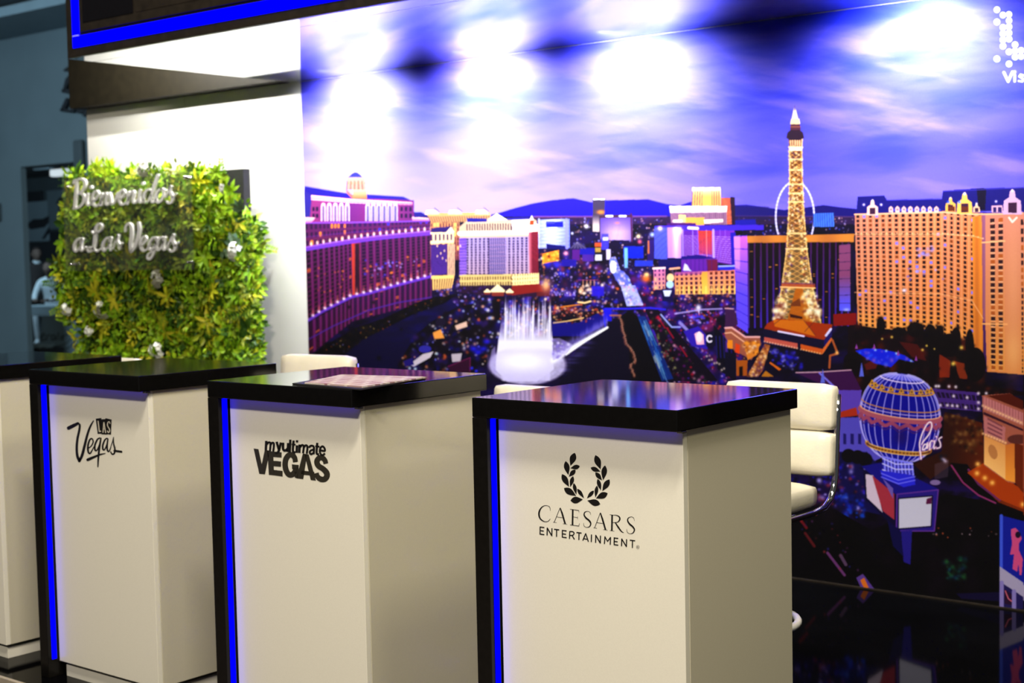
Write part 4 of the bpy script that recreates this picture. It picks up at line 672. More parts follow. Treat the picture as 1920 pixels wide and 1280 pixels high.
    poly([(1919, 352), (2190, 336), (2190, 386), (1919, 397)], (34, 26, 132)); poly([(1919, 702), (2180, 770), (4200, 1000), (4200, 2600), (1919, 1145), (1919, 935)], (12, 7, 16))
    poly([(1919, 765), (1990, 800), (1990, 960), (1919, 930)], (170, 100, 76)); poly([(1919, 930), (2120, 960), (2300, 1060), (1919, 965)], (150, 66, 14)); sparkle([(1940, 980), (2400, 980), (2400, 1180), (1940, 1120)], 60, [(220, 120, 80), (90, 90, 190), (40, 20, 50), (240, 200, 150)], (1.5, 4))
    poly([(1919, 976), (2050, 1020), (2050, 1180), (1919, 1096)], (28, 44, 170)); poly([(1919, 1096), (2050, 1180), (2050, 1215), (1919, 1125)], (176, 170, 200)); sparkle([(2180, 420), (2600, 420), (2600, 800), (2180, 770)], 260, [(90, 60, 200), (240, 200, 150), (30, 14, 80), (200, 90, 120)], (2, 7))
    # ---- tourism logo: dots and lettering
    for x, y in ((1769, 52), (1803, 82), (1837, 78), (1769, 121), (1837, 113), (1803, 152), (1837, 148), (1803, 187), (1837, 183), (1803, 222), (1837, 217), (1803, 257), (1871, 249), (1837, 289), (1871, 284), (1905, 281), (1871, 318), (1905, 315), (1769, 329), (1837, 357)):
        ell(*q('s', (x, y))[0], 5.8, 5.9, (250, 250, 255))
    for k in range(10): ell(1938+rr.randint(4)*11.4, 60+rr.randint(6)*11.4, 5.8, 5.9, (250, 250, 255))
    W_ = (250, 250, 255); line(q('s', (1808, 405), (1832, 456), (1856, 402)), 4.6, W_); line(q('s', (1869, 418), (1869, 455)), 4.2, W_); dot(*q('s', (1869, 402))[0], 2.6, W_)
    line([(1920.5, 141), (1914, 139), (1911.5, 142.5), (1916, 145.5), (1920, 148), (1917, 152), (1910.5, 151)], 3.4, W_); line([(1928, 139), (1928, 152)], 4.2, W_); dot(1928, 133, 2.6, W_); line([(1936, 134), (1936, 150), (1940, 152)], 3.6, W_); line([(1933, 140), (1941, 140)], 3, W_)
    img[:] = np.clip(img, 0, 1)**1.40
    # fine print grain
    img[:] = np.clip(img + (RS.rand(MH, MW, 1).astype(np.float32)-0.5)*0.02, 0, 1)
    return img

# ================================================================== the stand: floor, walls, soffit, fascia
XL = -4.205                     # left edge of the soffit
XR = 1.62                        # the stand goes on to the right, past the frame
XWL = -6.135                    # left end of the white wall
st = struct('floor', B(-6.4, XR, -0.085, YW, -0.10, 0.0, 0.002), M['floor'])
struct('trim_1', B(-6.4, XR, -0.100, -0.085, -0.10, 0.004, 0.001), M['trim'])
struct('ground', B(-26, 9, -9, 15, -0.16, -0.101), M['carpet'])
wb = struct('wall_back', B(XWL, XR, YW+0.012, YW+0.11, 0.0, ZT+0.9), M['wall_white'])
xs_ = at_y(347, 230, YW).x
for a, b in ((XWL, xs_-0.002), (xs_+0.002, MX0-0.002)):
    struct('panel', B(a, b, YW, YW+0.012, 0.0, ZT, 0.001), M['wall_white'], wb)
hd = struct('trim_2', B(XWL-0.03, XL-0.003, YW-0.10, YW-0.001, ZT+0.004, ZT+0.95), M['header'])
# soffit: two glossy boards with a joint
ce = struct('ceiling', B(XL, XR, 1.30, YW-0.004, ZT+0.022, ZT+0.10), M['fascia'])
struct('panel', B(XL, XR, 1.30, 1.436, ZT, ZT+0.02, 0.001), M['soffit'], ce)
struct('panel', B(XL, XR, 1.440, YW-0.004, ZT, ZT+0.02, 0.001), M['soffit'], ce)
# printed backdrop
mb = bmesh.new()
uvl = mb.loops.layers.uv.new('print')
vs = [mb.verts.new(p) for p in ((MX0, YW-0.002, MZ0+0.002), (MX1, YW-0.002, MZ0+0.002), (MX1, YW-0.002, MZ1-0.002), (MX0, YW-0.002, MZ1-0.002))]
f = mb.faces.new(vs)
for l, uv in zip(f.loops, ((0, 0), (1, 0), (1, 1), (0, 1))): l[uvl].uv = uv
r_ = bmesh.ops.extrude_face_region(mb, geom=[f])
for v in [g for g in r_['geom'] if isinstance(g, bmesh.types.BMVert)]: v.co.y = YW+0.010
art = art_img()
im = bpy.data.images.new('night_city_print', MW, MH, alpha=False)
buf = np.ones((MH, MW, 4), np.float32); buf[..., :3] = art[::-1]
im.pixels.foreach_set(buf.ravel()); im.update(); im.pack(); del buf, art
pm = bpy.data.materials.new('printed_vinyl'); pm.use_nodes = True; nt = pm.node_tree; bs = nt.nodes['Principled BSDF']
ti = nt.nodes.new('ShaderNodeTexImage'); ti.image = im; ti.extension = 'EXTEND'; ti.interpolation = 'Cubic'
hs = nt.nodes.new('ShaderNodeHueSaturation'); hs.inputs['Value'].default_value = 1.0; hs.inputs['Saturation'].default_value = 1.0
nt.links.new(ti.outputs['Color'], hs.inputs['Color']); nt.links.new(hs.outputs['Color'], bs.inputs['Base Color'])
bs.inputs['Roughness'].default_value = 0.55; bs.inputs['Specular IOR Level'].default_value = 0.15
mural = obj('printed_backdrop', mb, pm)
tag(mural, 'large printed backdrop of a neon city at dusk with lit tower and balloon', 'backdrop')

struct('baseboard_back', B(MX0, XR, YW-0.008, YW-0.002, 0.0005, 0.007), M['fascia'])
# overhead fascia with its blue light line
FY = 1.285
fa = thing('overhead_fascia', 'dark brown overhead fascia outlined with a blue light strip above the soffit', 'fascia', (XL, FY, ZT))
def loc(v, o): return Vector(v)-o.location
def fbox(name, x0, x1, y0, y1, z0, z1, m, bev=0.0): return obj(name, B(x0-XL, x1-XL, y0-FY, y1-FY, z0-ZT, z1-ZT, bev), m, fa)
pa = at_y(141, 90, FY); pb = at_y(141, 66, FY); pl = at_y(135, 30, FY); pr = at_y(147, 30, FY)
fx0 = at_y(124, 40, FY).x; zb0 = pa.z; zb1 = zb0+(at_y(180, 62, FY).z-at_y(180, 83.6, FY).z)
fbox('frame', fx0, XR, FY, FY+0.13, ZT+0.001, ZT+1.0, M['fascia'], 0.002)
fbox('light_strip', pl.x+0.005, XR, FY-0.006, FY+0.002, zb0, zb1, M['led'])
fbox('light_strip', pl.x+0.005, pr.x+0.005, FY-0.006, FY+0.002, zb1+0.004, ZT+0.98, M['led'])
ix0 = at_y(152, 30, FY).x; iz0 = zb1+0.012
fbox('inner_frame', ix0, XR, FY-0.012, FY+0.002, iz0, ZT+0.98, M['fascia'], 0.003)
sx0, sx1 = at_y(160, 30, FY).x, at_y(254, 15, FY).x; sz0 = at_y(160, 43, FY).z
fbox('screen', sx0, sx1, FY-0.016, FY-0.010, sz0, ZT+0.95, M['screen'])
fbox('screen', sx1+0.02, XR, FY-0.014, FY-0.010, sz0, ZT+0.95, M['fascia'], 0.001)
fbox('joint_spark', pl.x+0.008, pr.x+0.002, FY-0.008, FY, zb1, zb1+0.004, M['lamp_white'])  # white bar stands in for the bright spark where the strips meet

# ================================================================== counters
CW, CD, CT, CH = 0.6067, 0.565, 0.0496, 1.05
INS, SIDE, BACK, LEG, CB = 0.042, 0.011, 0.018, 0.047, 0.052
def counter(x, label):
    t = thing('reception_counter', label, 'counter', (x, 0, 0), 0, 'reception counters in a row')
    x0 = -CW
    obj('top_panel', B(x0, 0, 0, CD, CH-CT, CH, 0.0025), M['black_gloss'], t)
    obj('side_panel', B(x0, x0+LEG, 0, CD, 0.0, CH-CT-0.0004, 0.0015), M['black_side'], t)
    bx0, bx1 = x0+LEG+0.0035, -SIDE
    obj('front_panel', B(bx0, bx1-0.0008, INS, INS+0.018, CB, CH-CT-0.0006, 0.0008), M['white_lam'], t)
    obj('cabinet', B(bx0, bx1, INS+0.0185, CD-BACK, CB, CH-CT-0.0006, 0.0008), M['white_side_shaded'], t)
    obj('plinth', B(bx0+0.02, bx1-0.012, INS+0.012, CD-BACK-0.012, 0.0, CB-0.012, 0.001), M['white_lam'], t)
    obj('light_strip', B(x0+LEG-0.001, x0+LEG+0.0035, INS-0.027, INS-0.010, 0.062, CH-CT-0.003, 0.001), M['led'], t)
    obj('light_strip', B(x0+LEG+0.004, -0.02, 0.019, 0.034, CH-CT-0.0022, CH-CT-0.0004), M['led_soft'], t)
    obj('corner_bracket', B(bx1-0.006, bx1+0.0085, INS-0.017, INS+0.003, CH-CT-0.006, CH-CT-0.0008, 0.001), M['chrome'], t)
    return t
CX = (0.0, -1.0342, -1.9723, -2.8459)
t1 = counter(CX[0], 'white and black counter with blue strip, laurel wreath and CAESARS ENTERTAINMENT lettering')
t2 = counter(CX[1], 'white and black counter with blue strip and myultimate VEGAS lettering, brochures on top')
t3 = counter(CX[2], 'white and black counter with blue strip and handwritten Las Vegas logo with boxed LAS')
t4 = counter(CX[3], 'white and black counter cut off by the photo edge, without visible logo')
def panel_map(z, t, lift=0.0006):
    x, y, k = z
    return lambda a, b: at_y(x+a/k, y+b/k, INS-lift)-t.location
def strokes(name, t, to3, lst, m, k=5, caps=False):
    bm = bmesh.new()
    for s in lst:
        wd = None
        if isinstance(s[0], (int, float)): wd, pts = s[0], s[1:]; pts = [(p[0], p[1], wd) for p in pts]
        else: pts = s
        ribbon(bm, pts, to3, round_caps=caps, smooth=len(pts) > 3, k=k)
    return obj(name, bm, m, t)
# --- wreath counter
zc = (990, 830, 5.817); c3 = panel_map(zc, t1)
bm = bmesh.new()
def lens(tip, base, wd, bend=0.0):
    t_, b_ = np.array(tip, float), np.array(base, float); d = b_-t_; n = np.array((-d[1], d[0]))/np.linalg.norm(d)
    A, Bq = [], []
    for s in np.linspace(0, 1, 10):
        h = wd/2*math.sin(math.pi*min(1, s**0.85))*(1-0.35*s*s)*1.12; o = bend*wd*math.sin(math.pi*s)
        A.append(t_+d*s+n*(h+o)); Bq.append(t_+d*s+n*(o-h))
    vl = [bm.verts.new(c3(*p)) for p in A]; vr = [bm.verts.new(c3(*p)) for p in Bq]
    for i in range(9): bm.faces.new((vl[i], vl[i+1], vr[i+1], vr[i]))
for tip, base, wd in (((510, 108), (462, 250), 66), ((410, 198), (440, 352), 58), ((370, 340), (448, 480), 60), ((392, 492), (525, 578), 66), ((463, 628), (598, 616), 70), ((565, 255), (462, 276), 48), ((517, 293), (445, 370), 46), ((492, 362), (460, 482), 42), ((498, 438), (527, 566), 38), ((537, 500), (612, 604), 38),
                      ((735, 133), (792, 290), 66), ((840, 245), (818, 408), 58), ((888, 398), (810, 525), 60), ((868, 548), (740, 605), 66), ((788, 668), (646, 628), 68), ((683, 270), (790, 312), 48), ((735, 320), (808, 410), 46), ((760, 392), (795, 520), 42), ((753, 465), (735, 596), 38), ((718, 520), (642, 606), 38)):
    lens(tip, base, wd)
obj('laurel_wreath', bm, M['ink'], t1)
strokes('lettering', t1, c3, [
    [(243, 738, 3), (236, 700, 6), (205, 683, 5), (165, 690, 8), (132, 725, 15), (119, 775, 18), (133, 825, 15), (175, 856, 9), (215, 856, 6), (243, 828, 4)],
    [(349, 708, 5), (285, 866, 6)], [(350, 708, 12), (372, 768, 18), (405, 882, 18)], [(308, 806, 5), (377, 815, 5)], [(273, 864, 4), (312, 869, 4)], [(380, 880, 4), (427, 887, 4)],
    [(488, 726, 18), (485, 898, 18)], [(458, 722, 5), (555, 737, 7)], [(554, 734, 4), (556, 762, 3)], [(488, 806, 5), (542, 815, 5)], [(541, 800, 3), (541, 832, 3)], [(458, 893, 5), (556, 907, 7)], [(553, 908, 4), (562, 876, 3)],
    [(683, 785, 3), (676, 757, 5), (650, 745, 5), (620, 755, 9), (612, 785, 14), (632, 818, 18), (665, 845, 18), (684, 878, 15), (670, 912, 9), (635, 920, 5), (610, 902, 5), (606, 870, 3)],
    [(788, 762, 5), (725, 928, 6)], [(789, 762, 12), (810, 825, 18), (845, 946, 18)], [(747, 868, 5), (817, 878, 5)], [(712, 924, 4), (752, 931, 4)], [(820, 944, 4), (867, 951, 4)],
    [(917, 786, 18), (914, 958, 18)], [(891, 782, 5), (925, 786, 5)], [(891, 954, 4), (942, 962, 4)], [(917, 787, 5), (960, 788, 7), (994, 806, 14), (1000, 835, 15), (975, 864, 8), (920, 868, 5)], [(950, 866, 12), (985, 920, 17), (1020, 966, 12), (1046, 978, 4)],
    [(1160, 848, 3), (1152, 818, 5), (1125, 806, 5), (1095, 818, 9), (1086, 846, 14), (1106, 882, 18), (1140, 912, 18), (1160, 945, 15), (1145, 980, 9), (1108, 990, 5), (1082, 970, 5), (1076, 938, 3)]], M['ink'], 6)
E_ = lambda x, y, h=84, w=46: [(12, (x, y-4), (x-1, y+h)), (12, (x, y+2), (x+w, y+8)), (12, (x-1, y+h*.48), (x+w*.85, y+h*.48+6)), (12, (x-1, y+h-5), (x+w, y+h+1))]
N_ = lambda x, y, h=84, w=50: [(12, (x, y), (x-2, y+h)), (13, (x-2, y), (x+w, y+h+6)), (12, (x+w+1, y+6), (x+w-1, y+h+8))]
T_ = lambda x, y, h=82, w=56: [(12, (x, y), (x+w, y+7)), (12, (x+w/2, y+2), (x+w/2-1, y+h))]
strokes('lettering', t1, c3, E_(132, 915)+N_(210, 924)+T_(284, 941)+E_(375, 952, 80, 46)+
        [(12, (455, 962), (452, 1045)), (12, (455, 966), (488, 968), (502, 985), (488, 1006), (455, 1008)), (12, (480, 1008), (506, 1052))]+T_(528, 976)+
        [(12, (597, 1064), (630, 986)), (12, (629, 986), (658, 1077)), (11, (608, 1044), (648, 1051))]+[(12, (692, 998), (690, 1080))]+N_(739, 1004)+
        [(12, (833, 1102), (839, 1018)), (11, (837, 1020), (868, 1074)), (11, (867, 1074), (901, 1028)), (12, (900, 1026), (896, 1110))]+E_(940, 1034, 80, 44)+N_(1022, 1044, 82, 52)+T_(1110, 1060, 84, 58), M['ink'], 5)
strokes('registered_mark', t1, c3, [[(1197+16*math.cos(a), 1135+19*math.sin(a), 2.5) for a in np.linspace(0, 6.4, 16)], (3, (1191, 1127), (1190, 1146)), (3, (1191, 1128), (1200, 1128), (1201, 1135), (1191, 1137)), (3, (1197, 1137), (1203, 1146))], M['ink'], 2)
# --- myultimate VEGAS
m3 = panel_map((460, 810, 10.667), t2); m3b = panel_map((460, 810, 10.667), t2, 0.0010)
bm = bmesh.new()
for pts in (((165, 325), (262, 338), (328, 640), (278, 832)), ((328, 640), (388, 355), (492, 368), (392, 842), (278, 832)), ((440, 372), (556, 385), (575, 862), (470, 853)), ((556, 385), (725, 402), (725, 508), (555, 494)), ((560, 570), (715, 584), (715, 692), (562, 680)), ((564, 752), (745, 774), (747, 886), (574, 862))):
    flat_poly(bm, pts, m3)
for pts in ([(1003, 598, 100), (985, 510, 104), (935, 455, 112), (870, 460, 112), (815, 530, 112), (795, 640, 112), (815, 760, 112), (870, 845, 112), (940, 845, 112), (985, 790, 100), (1000, 735, 90)],
            [(1611, 630, 96), (1590, 560, 100), (1530, 510, 108), (1465, 525, 112), (1430, 595, 112), (1465, 675, 112), (1550, 730, 112), (1622, 805, 116), (1630, 880, 116), (1580, 940, 112), (1500, 935, 112), (1440, 880, 100), (1420, 815, 96)]):
    ribbon(bm, pts, m3, round_caps=False, k=5)
for pts in (((930, 640), (1068, 655), (1066, 745), (935, 735)), ((985, 690), (1068, 700), (1040, 925), (985, 905)), ((1150, 425), (1235, 440), (1158, 938), (1020, 920)), ((1180, 430), (1268, 445), (1412, 968), (1308, 955)), ((1120, 766), (1380, 792), (1380, 872), (1115, 848))):
    flat_poly(bm, pts, m3)
obj('lettering', bm, M['ink2'], t2)
strokes('lettering', t2, m3b, [(50, (418, 172), (408, 362)), (42, (430, 240), (462, 205), (495, 210), (502, 260), (492, 375)), (42, (505, 245), (540, 210), (568, 225), (570, 275), (556, 388)),
    (48, (625, 190), (668, 345)), (48, (712, 205), (664, 380), (630, 412), (595, 412)), (50, (755, 208), (752, 320), (775, 362), (815, 358), (850, 320)), (50, (856, 215), (846, 394)), (48, (900, 148), (886, 402)),
    (46, (965, 165), (950, 360), (970, 398), (1000, 402)), (34, (925, 242), (1005, 250)), (48, (1032, 262), (1024, 410)), (46, (1035, 160), (1033, 205)), (50, (1085, 245), (1078, 412)), (42, (1095, 295), (1130, 258), (1162, 268), (1166, 315), (1154, 420)), (42, (1170, 300), (1205, 262), (1236, 275), (1240, 325), (1228, 430)),
    (42, (1272, 312), (1300, 275), (1345, 272), (1372, 310), (1366, 440)), (40, (1366, 345), (1310, 365), (1286, 400), (1310, 438), (1362, 415)), (46, (1438, 212), (1424, 400), (1446, 440), (1475, 440)), (34, (1396, 278), (1484, 290)),
    (40, (1500, 362), (1588, 372), (1578, 310), (1540, 282), (1505, 310), (1488, 375), (1510, 440), (1555, 455), (1590, 420))], M['ink'], 5)
# --- Las Vegas handwriting
v3 = panel_map((120, 760, 9.143), t3); v3b = panel_map((120, 760, 9.143), t3, 0.0010)
strokes('lettering', t3, v3, [[(75, 388, 62), (160, 345, 60), (240, 305, 46)], [(225, 300, 30), (268, 330, 36), (262, 420, 40), (232, 560, 42), (218, 720, 44), (228, 860, 46), (265, 950, 50)], [(262, 955, 44), (310, 850, 48), (350, 700, 46), (400, 500, 40), (450, 360, 34), (505, 262, 18)],
    [(412, 735, 18), (470, 690, 22), (500, 620, 24), (478, 568, 26), (440, 590, 30), (410, 690, 34), (415, 790, 34), (445, 822, 28), (480, 770, 22), (515, 700, 14)],
    [(612, 555, 24), (570, 585, 28), (530, 680, 32), (532, 760, 30), (560, 770, 24), (600, 690, 22), (632, 565, 22)], [(632, 560, 26), (610, 700, 34), (592, 850, 34), (580, 1050, 22)],
    [(738, 560, 22), (700, 590, 28), (665, 680, 32), (668, 750, 30), (695, 755, 24), (730, 680, 22), (752, 575, 20)], [(752, 570, 24), (738, 700, 30), (748, 775, 30), (775, 780, 24), (805, 710, 16)],
    [(790, 740, 12), (825, 640, 16), (848, 540, 10)], [(848, 545, 14), (850, 650, 24), (872, 750, 30), (860, 820, 30), (825, 832, 26), (800, 795, 22)], (38, (862, 775), (985, 792)), [(405, 930, 52), (520, 880, 40), (620, 840, 28), (708, 820, 14)],
    (3, (886, 700), (884, 724))], M['ink'], 5, True)
bm = bmesh.new()
for pts in (((543, 225), (640, 213), (652, 482), (577, 487)), ((640, 236), (715, 232), (745, 498), (645, 495)), ((708, 216), (816, 240), (806, 500), (730, 490))): flat_poly(bm, pts, v3)
obj('lettering', bm, M['ink'], t3)
strokes('lettering', t3, v3b, [(17, (584, 262), (606, 452)), (17, (600, 448), (634, 438)), (15, (682, 285), (668, 465)), (15, (684, 285), (714, 470)), (12, (674, 400), (704, 405)), (15, (790, 312), (778, 280), (755, 285), (744, 330), (758, 370), (778, 400), (782, 440), (760, 462), (742, 430))], M['ink_cream'], 5)

# brochures on the second counter
def slab_on(name, quad, z0, z1, m, label, cat):
    c = sum((at_z(*p, z0) for p in quad), Vector())/4
    bm = bmesh.new(); lo = [bm.verts.new(at_z(*p, z1)-c+Vector((0, 0, z0-z1))) for p in quad]; hi = [bm.verts.new(at_z(*p, z1)-c) for p in quad]
    bm.faces.new(lo); bm.faces.new(hi)
    for i in range(4): bm.faces.new((lo[i], lo[(i+1) % 4], hi[(i+1) % 4], hi[i]))
    o = obj(name, bm, m); o.location = c; tag(o, label, cat); return o
def paper_mat():
    m = bpy.data.materials.new('printed_brochure_paper'); m.use_nodes = True; nt = m.node_tree; b = nt.nodes['Principled BSDF']; N = nt.nodes.new; L = nt.links.new
    tc = N('ShaderNodeTexCoord'); br = N('ShaderNodeTexBrick'); mp = N('ShaderNodeMapping'); mp.inputs['Rotation'].default_value = (0, 0, 0.12); mp.inputs['Scale'].default_value = (1, 1, 1)
    L(tc.outputs['Object'], mp.inputs['Vector']); L(mp.outputs['Vector'], br.inputs['Vector'])
    br.inputs['Scale'].default_value = 6.0; br.inputs['Mortar Size'].default_value = 0.035; br.inputs['Brick Width'].default_value = 0.42; br.inputs['Row Height'].default_value = 0.20
    br.inputs['Color1'].default_value = (0.40, 0.30, 0.28, 1); br.inputs['Color2'].default_value = (0.26, 0.13, 0.15, 1); br.inputs['Mortar'].default_value = (0.52, 0.46, 0.41, 1)
    L(br.outputs['Color'], b.inputs['Base Color']); b.inputs['Roughness'].default_value = 0.75; b.inputs['Specular IOR Level'].default_value = 0.15
    return m
slab_on('folder', ((548, 718), (640, 703), (798, 708), (676, 729)), CH+0.0005, CH+0.004, M['board'], 'thin black folder lying under the pink printed brochure on the counter', 'folder')
slab_on('brochure', ((571, 716.5), (640, 701.5), (800, 706), (680, 724)), CH+0.0045, CH+0.0085, paper_mat(), 'pinkish printed brochure lying on top of the myultimate counter', 'brochure')

# ================================================================== bar stools behind the counters
def pad(x0, x1, y0, y1, z0, z1, puff=0.012):
    bm = bmesh.new(); box(bm, x0, x1, y0, y1, z0, z1)
    bmesh.ops.subdivide_edges(bm, edges=bm.edges[:], cuts=7, use_grid_fill=True)
    cx, cy, cz = (x0+x1)/2, (y0+y1)/2, (z0+z1)/2; hx, hy, hz = (x1-x0)/2, (y1-y0)/2, (z1-z0)/2; r = min(hx, hy, hz)*0.75
    for v in bm.verts:
        p = Vector((v.co.x-cx, v.co.y-cy, v.co.z-cz)); q = Vector((max(-hx+r, min(hx-r, p.x)), max(-hy+r, min(hy-r, p.y)), max(-hz+r, min(hz-r, p.z))))
        d = p-q
        if d.length > 1e-6: p = q+d.normalized()*min(r, d.length*1.0 if d.length < r else r)
        u, w_, k = p.x/hx, p.z/hz, p.y/hy
        if hz > hy: p.y += math.copysign(puff*(1-u*u)*(1-w_*w_), k) if abs(k) > 0.5 else 0
        else: p.z += puff*(1-u*u)*(1-k*k) if w_ > 0.5 else 0
        v.co = Vector((cx, cy, cz))+p
    return bm
def stool():
    t = thing('bar_stool', '', 'stool')
    lean = Matrix.Translation((0, 0.20, 0.70)) @ Matrix.Rotation(R(-5), 4, 'X') @ Matrix.Translation((0, -0.20, -0.70))
    bm = pad(-0.178, 0.178, -0.22, 0.165, 0.645, 0.718, 0.012); obj('seat', bm, M['leather'], t, True)
    for z0, z1 in ((0.728, 0.864), (0.864, 1.005)):
        bm = pad(-0.185, 0.185, 0.205, 0.262, z0, z1, 0.014); bmesh.ops.transform(bm, matrix=lean, verts=bm.verts[:]); obj('backrest', bm, M['leather'], t, True)
    for s in (-1, 1):
        x = s*0.183; pts = []
        for y, z in ((-0.235, 0.672), (-0.205, 0.650), (-0.10, 0.640), (0.11, 0.638), (0.175, 0.643), (0.215, 0.662), (0.236, 0.690)): pts.append(Vector((x, y, z)))
        for z in (0.73, 0.80, 0.90, 0.975): pts.append(lean @ Vector((x, 0.246, z)))
        obj('side_rail', tube(bmesh.new(), [tuple(p) for p in pts], 0.0095, 10), M['chrome'], t, True)
    bm = tube(bmesh.new(), [(-0.183, 0.0, 0.640), (0.183, 0.0, 0.640)], 0.010); obj('crossbar', bm, M['chrome'], t, True)
    obj('column', lathe(bmesh.new(), [(0.026, 0.02), (0.026, 0.36), (0.017, 0.365), (0.017, 0.632)], n=24), M['chrome'], t, True)
    obj('seat_plate', B(-0.09, 0.09, -0.09, 0.09, 0.630, 0.644, 0.004), M['chrome'], t)
    obj('base', lathe(bmesh.new(), [(0.20, 0.0), (0.205, 0.006), (0.19, 0.014), (0.08, 0.026), (0.03, 0.045), (0.026, 0.05)], n=40), M['chrome'], t, True)
    ring = [(0.19*math.cos(a), -0.04+0.17*math.sin(a), 0.335) for a in np.linspace(0, 2*math.pi, 37)[:-1]]
    fr = obj('footrest', tube(bmesh.new(), ring, 0.011, 10, True), M['lamp_white'], t, True)
    obj('strut', tube(bmesh.new(), [(0, 0.0, 0.335), (0, 0.125, 0.335)], 0.009), M['chrome'], fr, True); obj('strut', tube(bmesh.new(), [(0, -0.0, 0.335), (0, -0.205, 0.335)], 0.009), M['chrome'], fr, True)
    return t
st0 = stool()
def copy_tree(o, parent=None):
    c = o.copy(); C.objects.link(c)
    if parent is not None: c.parent = parent
    for ch in list(o.children): copy_tree(ch, c)
    return c
stools = [(-0.385, 0.925, 0.0, 0, 'white padded bar stool with chrome rails behind the counter with the laurel wreath'),
          (-1.345, 0.93, -0.055, -2, 'white padded bar stool between the myultimate counter and the wreath counter'),
          (-2.375, 0.90, 0.025, 5, 'white padded bar stool behind the myultimate counter, before the dark lake of the print'),
          (-3.745, 0.93, -0.03, 0, 'white bar stool almost hidden behind the counter cut off by the photo edge')]
for i, (x, y, dz, rz, lab) in enumerate(stools):
    o = st0 if i == 0 else copy_tree(st0)
    o.location = (x, y, 0); o.rotation_euler.z = R(rz); o['label'] = lab; o['group'] = 'white bar stools behind the counters'
    if dz:
        for ch in o.children:
            if ch.name.split('.')[0] in ('seat', 'backrest', 'side_rail', 'crossbar', 'seat_plate'): ch.location.z += dz

# ================================================================== living wall panel, acrylic sign
HY = YW-0.16                     # front of the backing board
hl, hr = -6.05, at_y(456, 330, HY).x; htop = at_y(455, 316, HY).z
hp = thing('living_wall_panel', 'tall panel of green and yellow artificial foliage with white flowers before the white wall', 'plant wall', ((hl+hr)/2, HY, 0.0))
HO = hp.location.copy()
obj('backing_board', B(hl-HO.x, hr-HO.x, 0, 0.05, 0.0, htop, 0.002), M['board'], hp)
for x in (hl+0.1, hr-0.1): obj('stand_foot', B(x-0.03-HO.x, x+0.03-HO.x, -0.10, 0.10, 0.0, 0.03, 0.003), M['board'], hp)
def leafmat(name, a, b, scale=18):
    m = mat(name, a, 0.42, spec=0.35, var=0.0); nt = m.node_tree; bs = nt.nodes['Principled BSDF']
    oi = nt.nodes.new('ShaderNodeObjectInfo'); ge = nt.nodes.new('ShaderNodeNewGeometry'); ad = nt.nodes.new('ShaderNodeMath'); ad.operation = 'ADD'; fr = nt.nodes.new('ShaderNodeMath'); fr.operation = 'FRACT'
    nt.links.new(oi.outputs['Random'], ad.inputs[0]); nt.links.new(ge.outputs['Random Per Island'], ad.inputs[1]); nt.links.new(ad.outputs[0], fr.inputs[0])
    rp = nt.nodes.new('ShaderNodeValToRGB'); rp.color_ramp.elements[0].color = (*a, 1); rp.color_ramp.elements[1].color = (*b, 1)
    nt.links.new(fr.outputs[0], rp.inputs['Fac']); nt.links.new(rp.outputs['Color'], bs.inputs['Base Color'])
    return m
LM = [leafmat('fresh_green_leaf', (0.19, 0.43, 0.010), (0.47, 0.70, 0.02)), leafmat('yellow_green_leaf', (0.56, 0.60, 0.015), (0.86, 0.78, 0.04)), leafmat('deep_green_leaf', (0.022, 0.075, 0.008), (0.08, 0.19, 0.014)), leafmat('olive_leaf', (0.17, 0.27, 0.012), (0.38, 0.44, 0.02)), leafmat('grey_green_leaf', (0.12, 0.22, 0.12), (0.20, 0.32, 0.17))]
M['petal'] = mat('white_petal', (0.86, 0.88, 0.80), 0.5, var=0.05)
M['petal_dim'] = mat('ivory_petal', (0.46, 0.46, 0.36), 0.5, var=0.08)
def leaf_geo(V, F, base, d, up, L, Wd, fold=0.25, droop=0.3):
    """one leaf: six faces, folded along the midrib and drooping to the tip"""
    d = d.normalized(); s = d.cross(up)
    if s.length < 1e-4: s = d.orthogonal()
    s.normalize(); n = s.cross(d).normalized(); i0 = len(V)
    V.append(base)
    for t, wd in ((0.30, 0.85), (0.62, 1.0)):
        c = base+d*L*t-n*droop*L*t*t; V.extend((c+s*Wd/2*wd+n*fold*Wd*wd*0.5, c, c-s*Wd/2*wd+n*fold*Wd*wd*0.5))
    V.append(base+d*L-n*droop*L)
    F.extend(((i0, i0+2, i0+1), (i0, i0+3, i0+2), (i0+1, i0+2, i0+5, i0+4), (i0+2, i0+3, i0+6, i0+5), (i0+4, i0+5, i0+7), (i0+5, i0+6, i0+7)))
def mesh_from(name, V, F, m, smooth=False):
    me = bpy.data.meshes.new(name); me.from_pydata([tuple(v) for v in V], [], F); me.materials.append(m); me.update()
    if smooth: me.polygons.foreach_set('use_smooth', [True]*len(me.polygons))
    return me
rnd = random.Random(3)
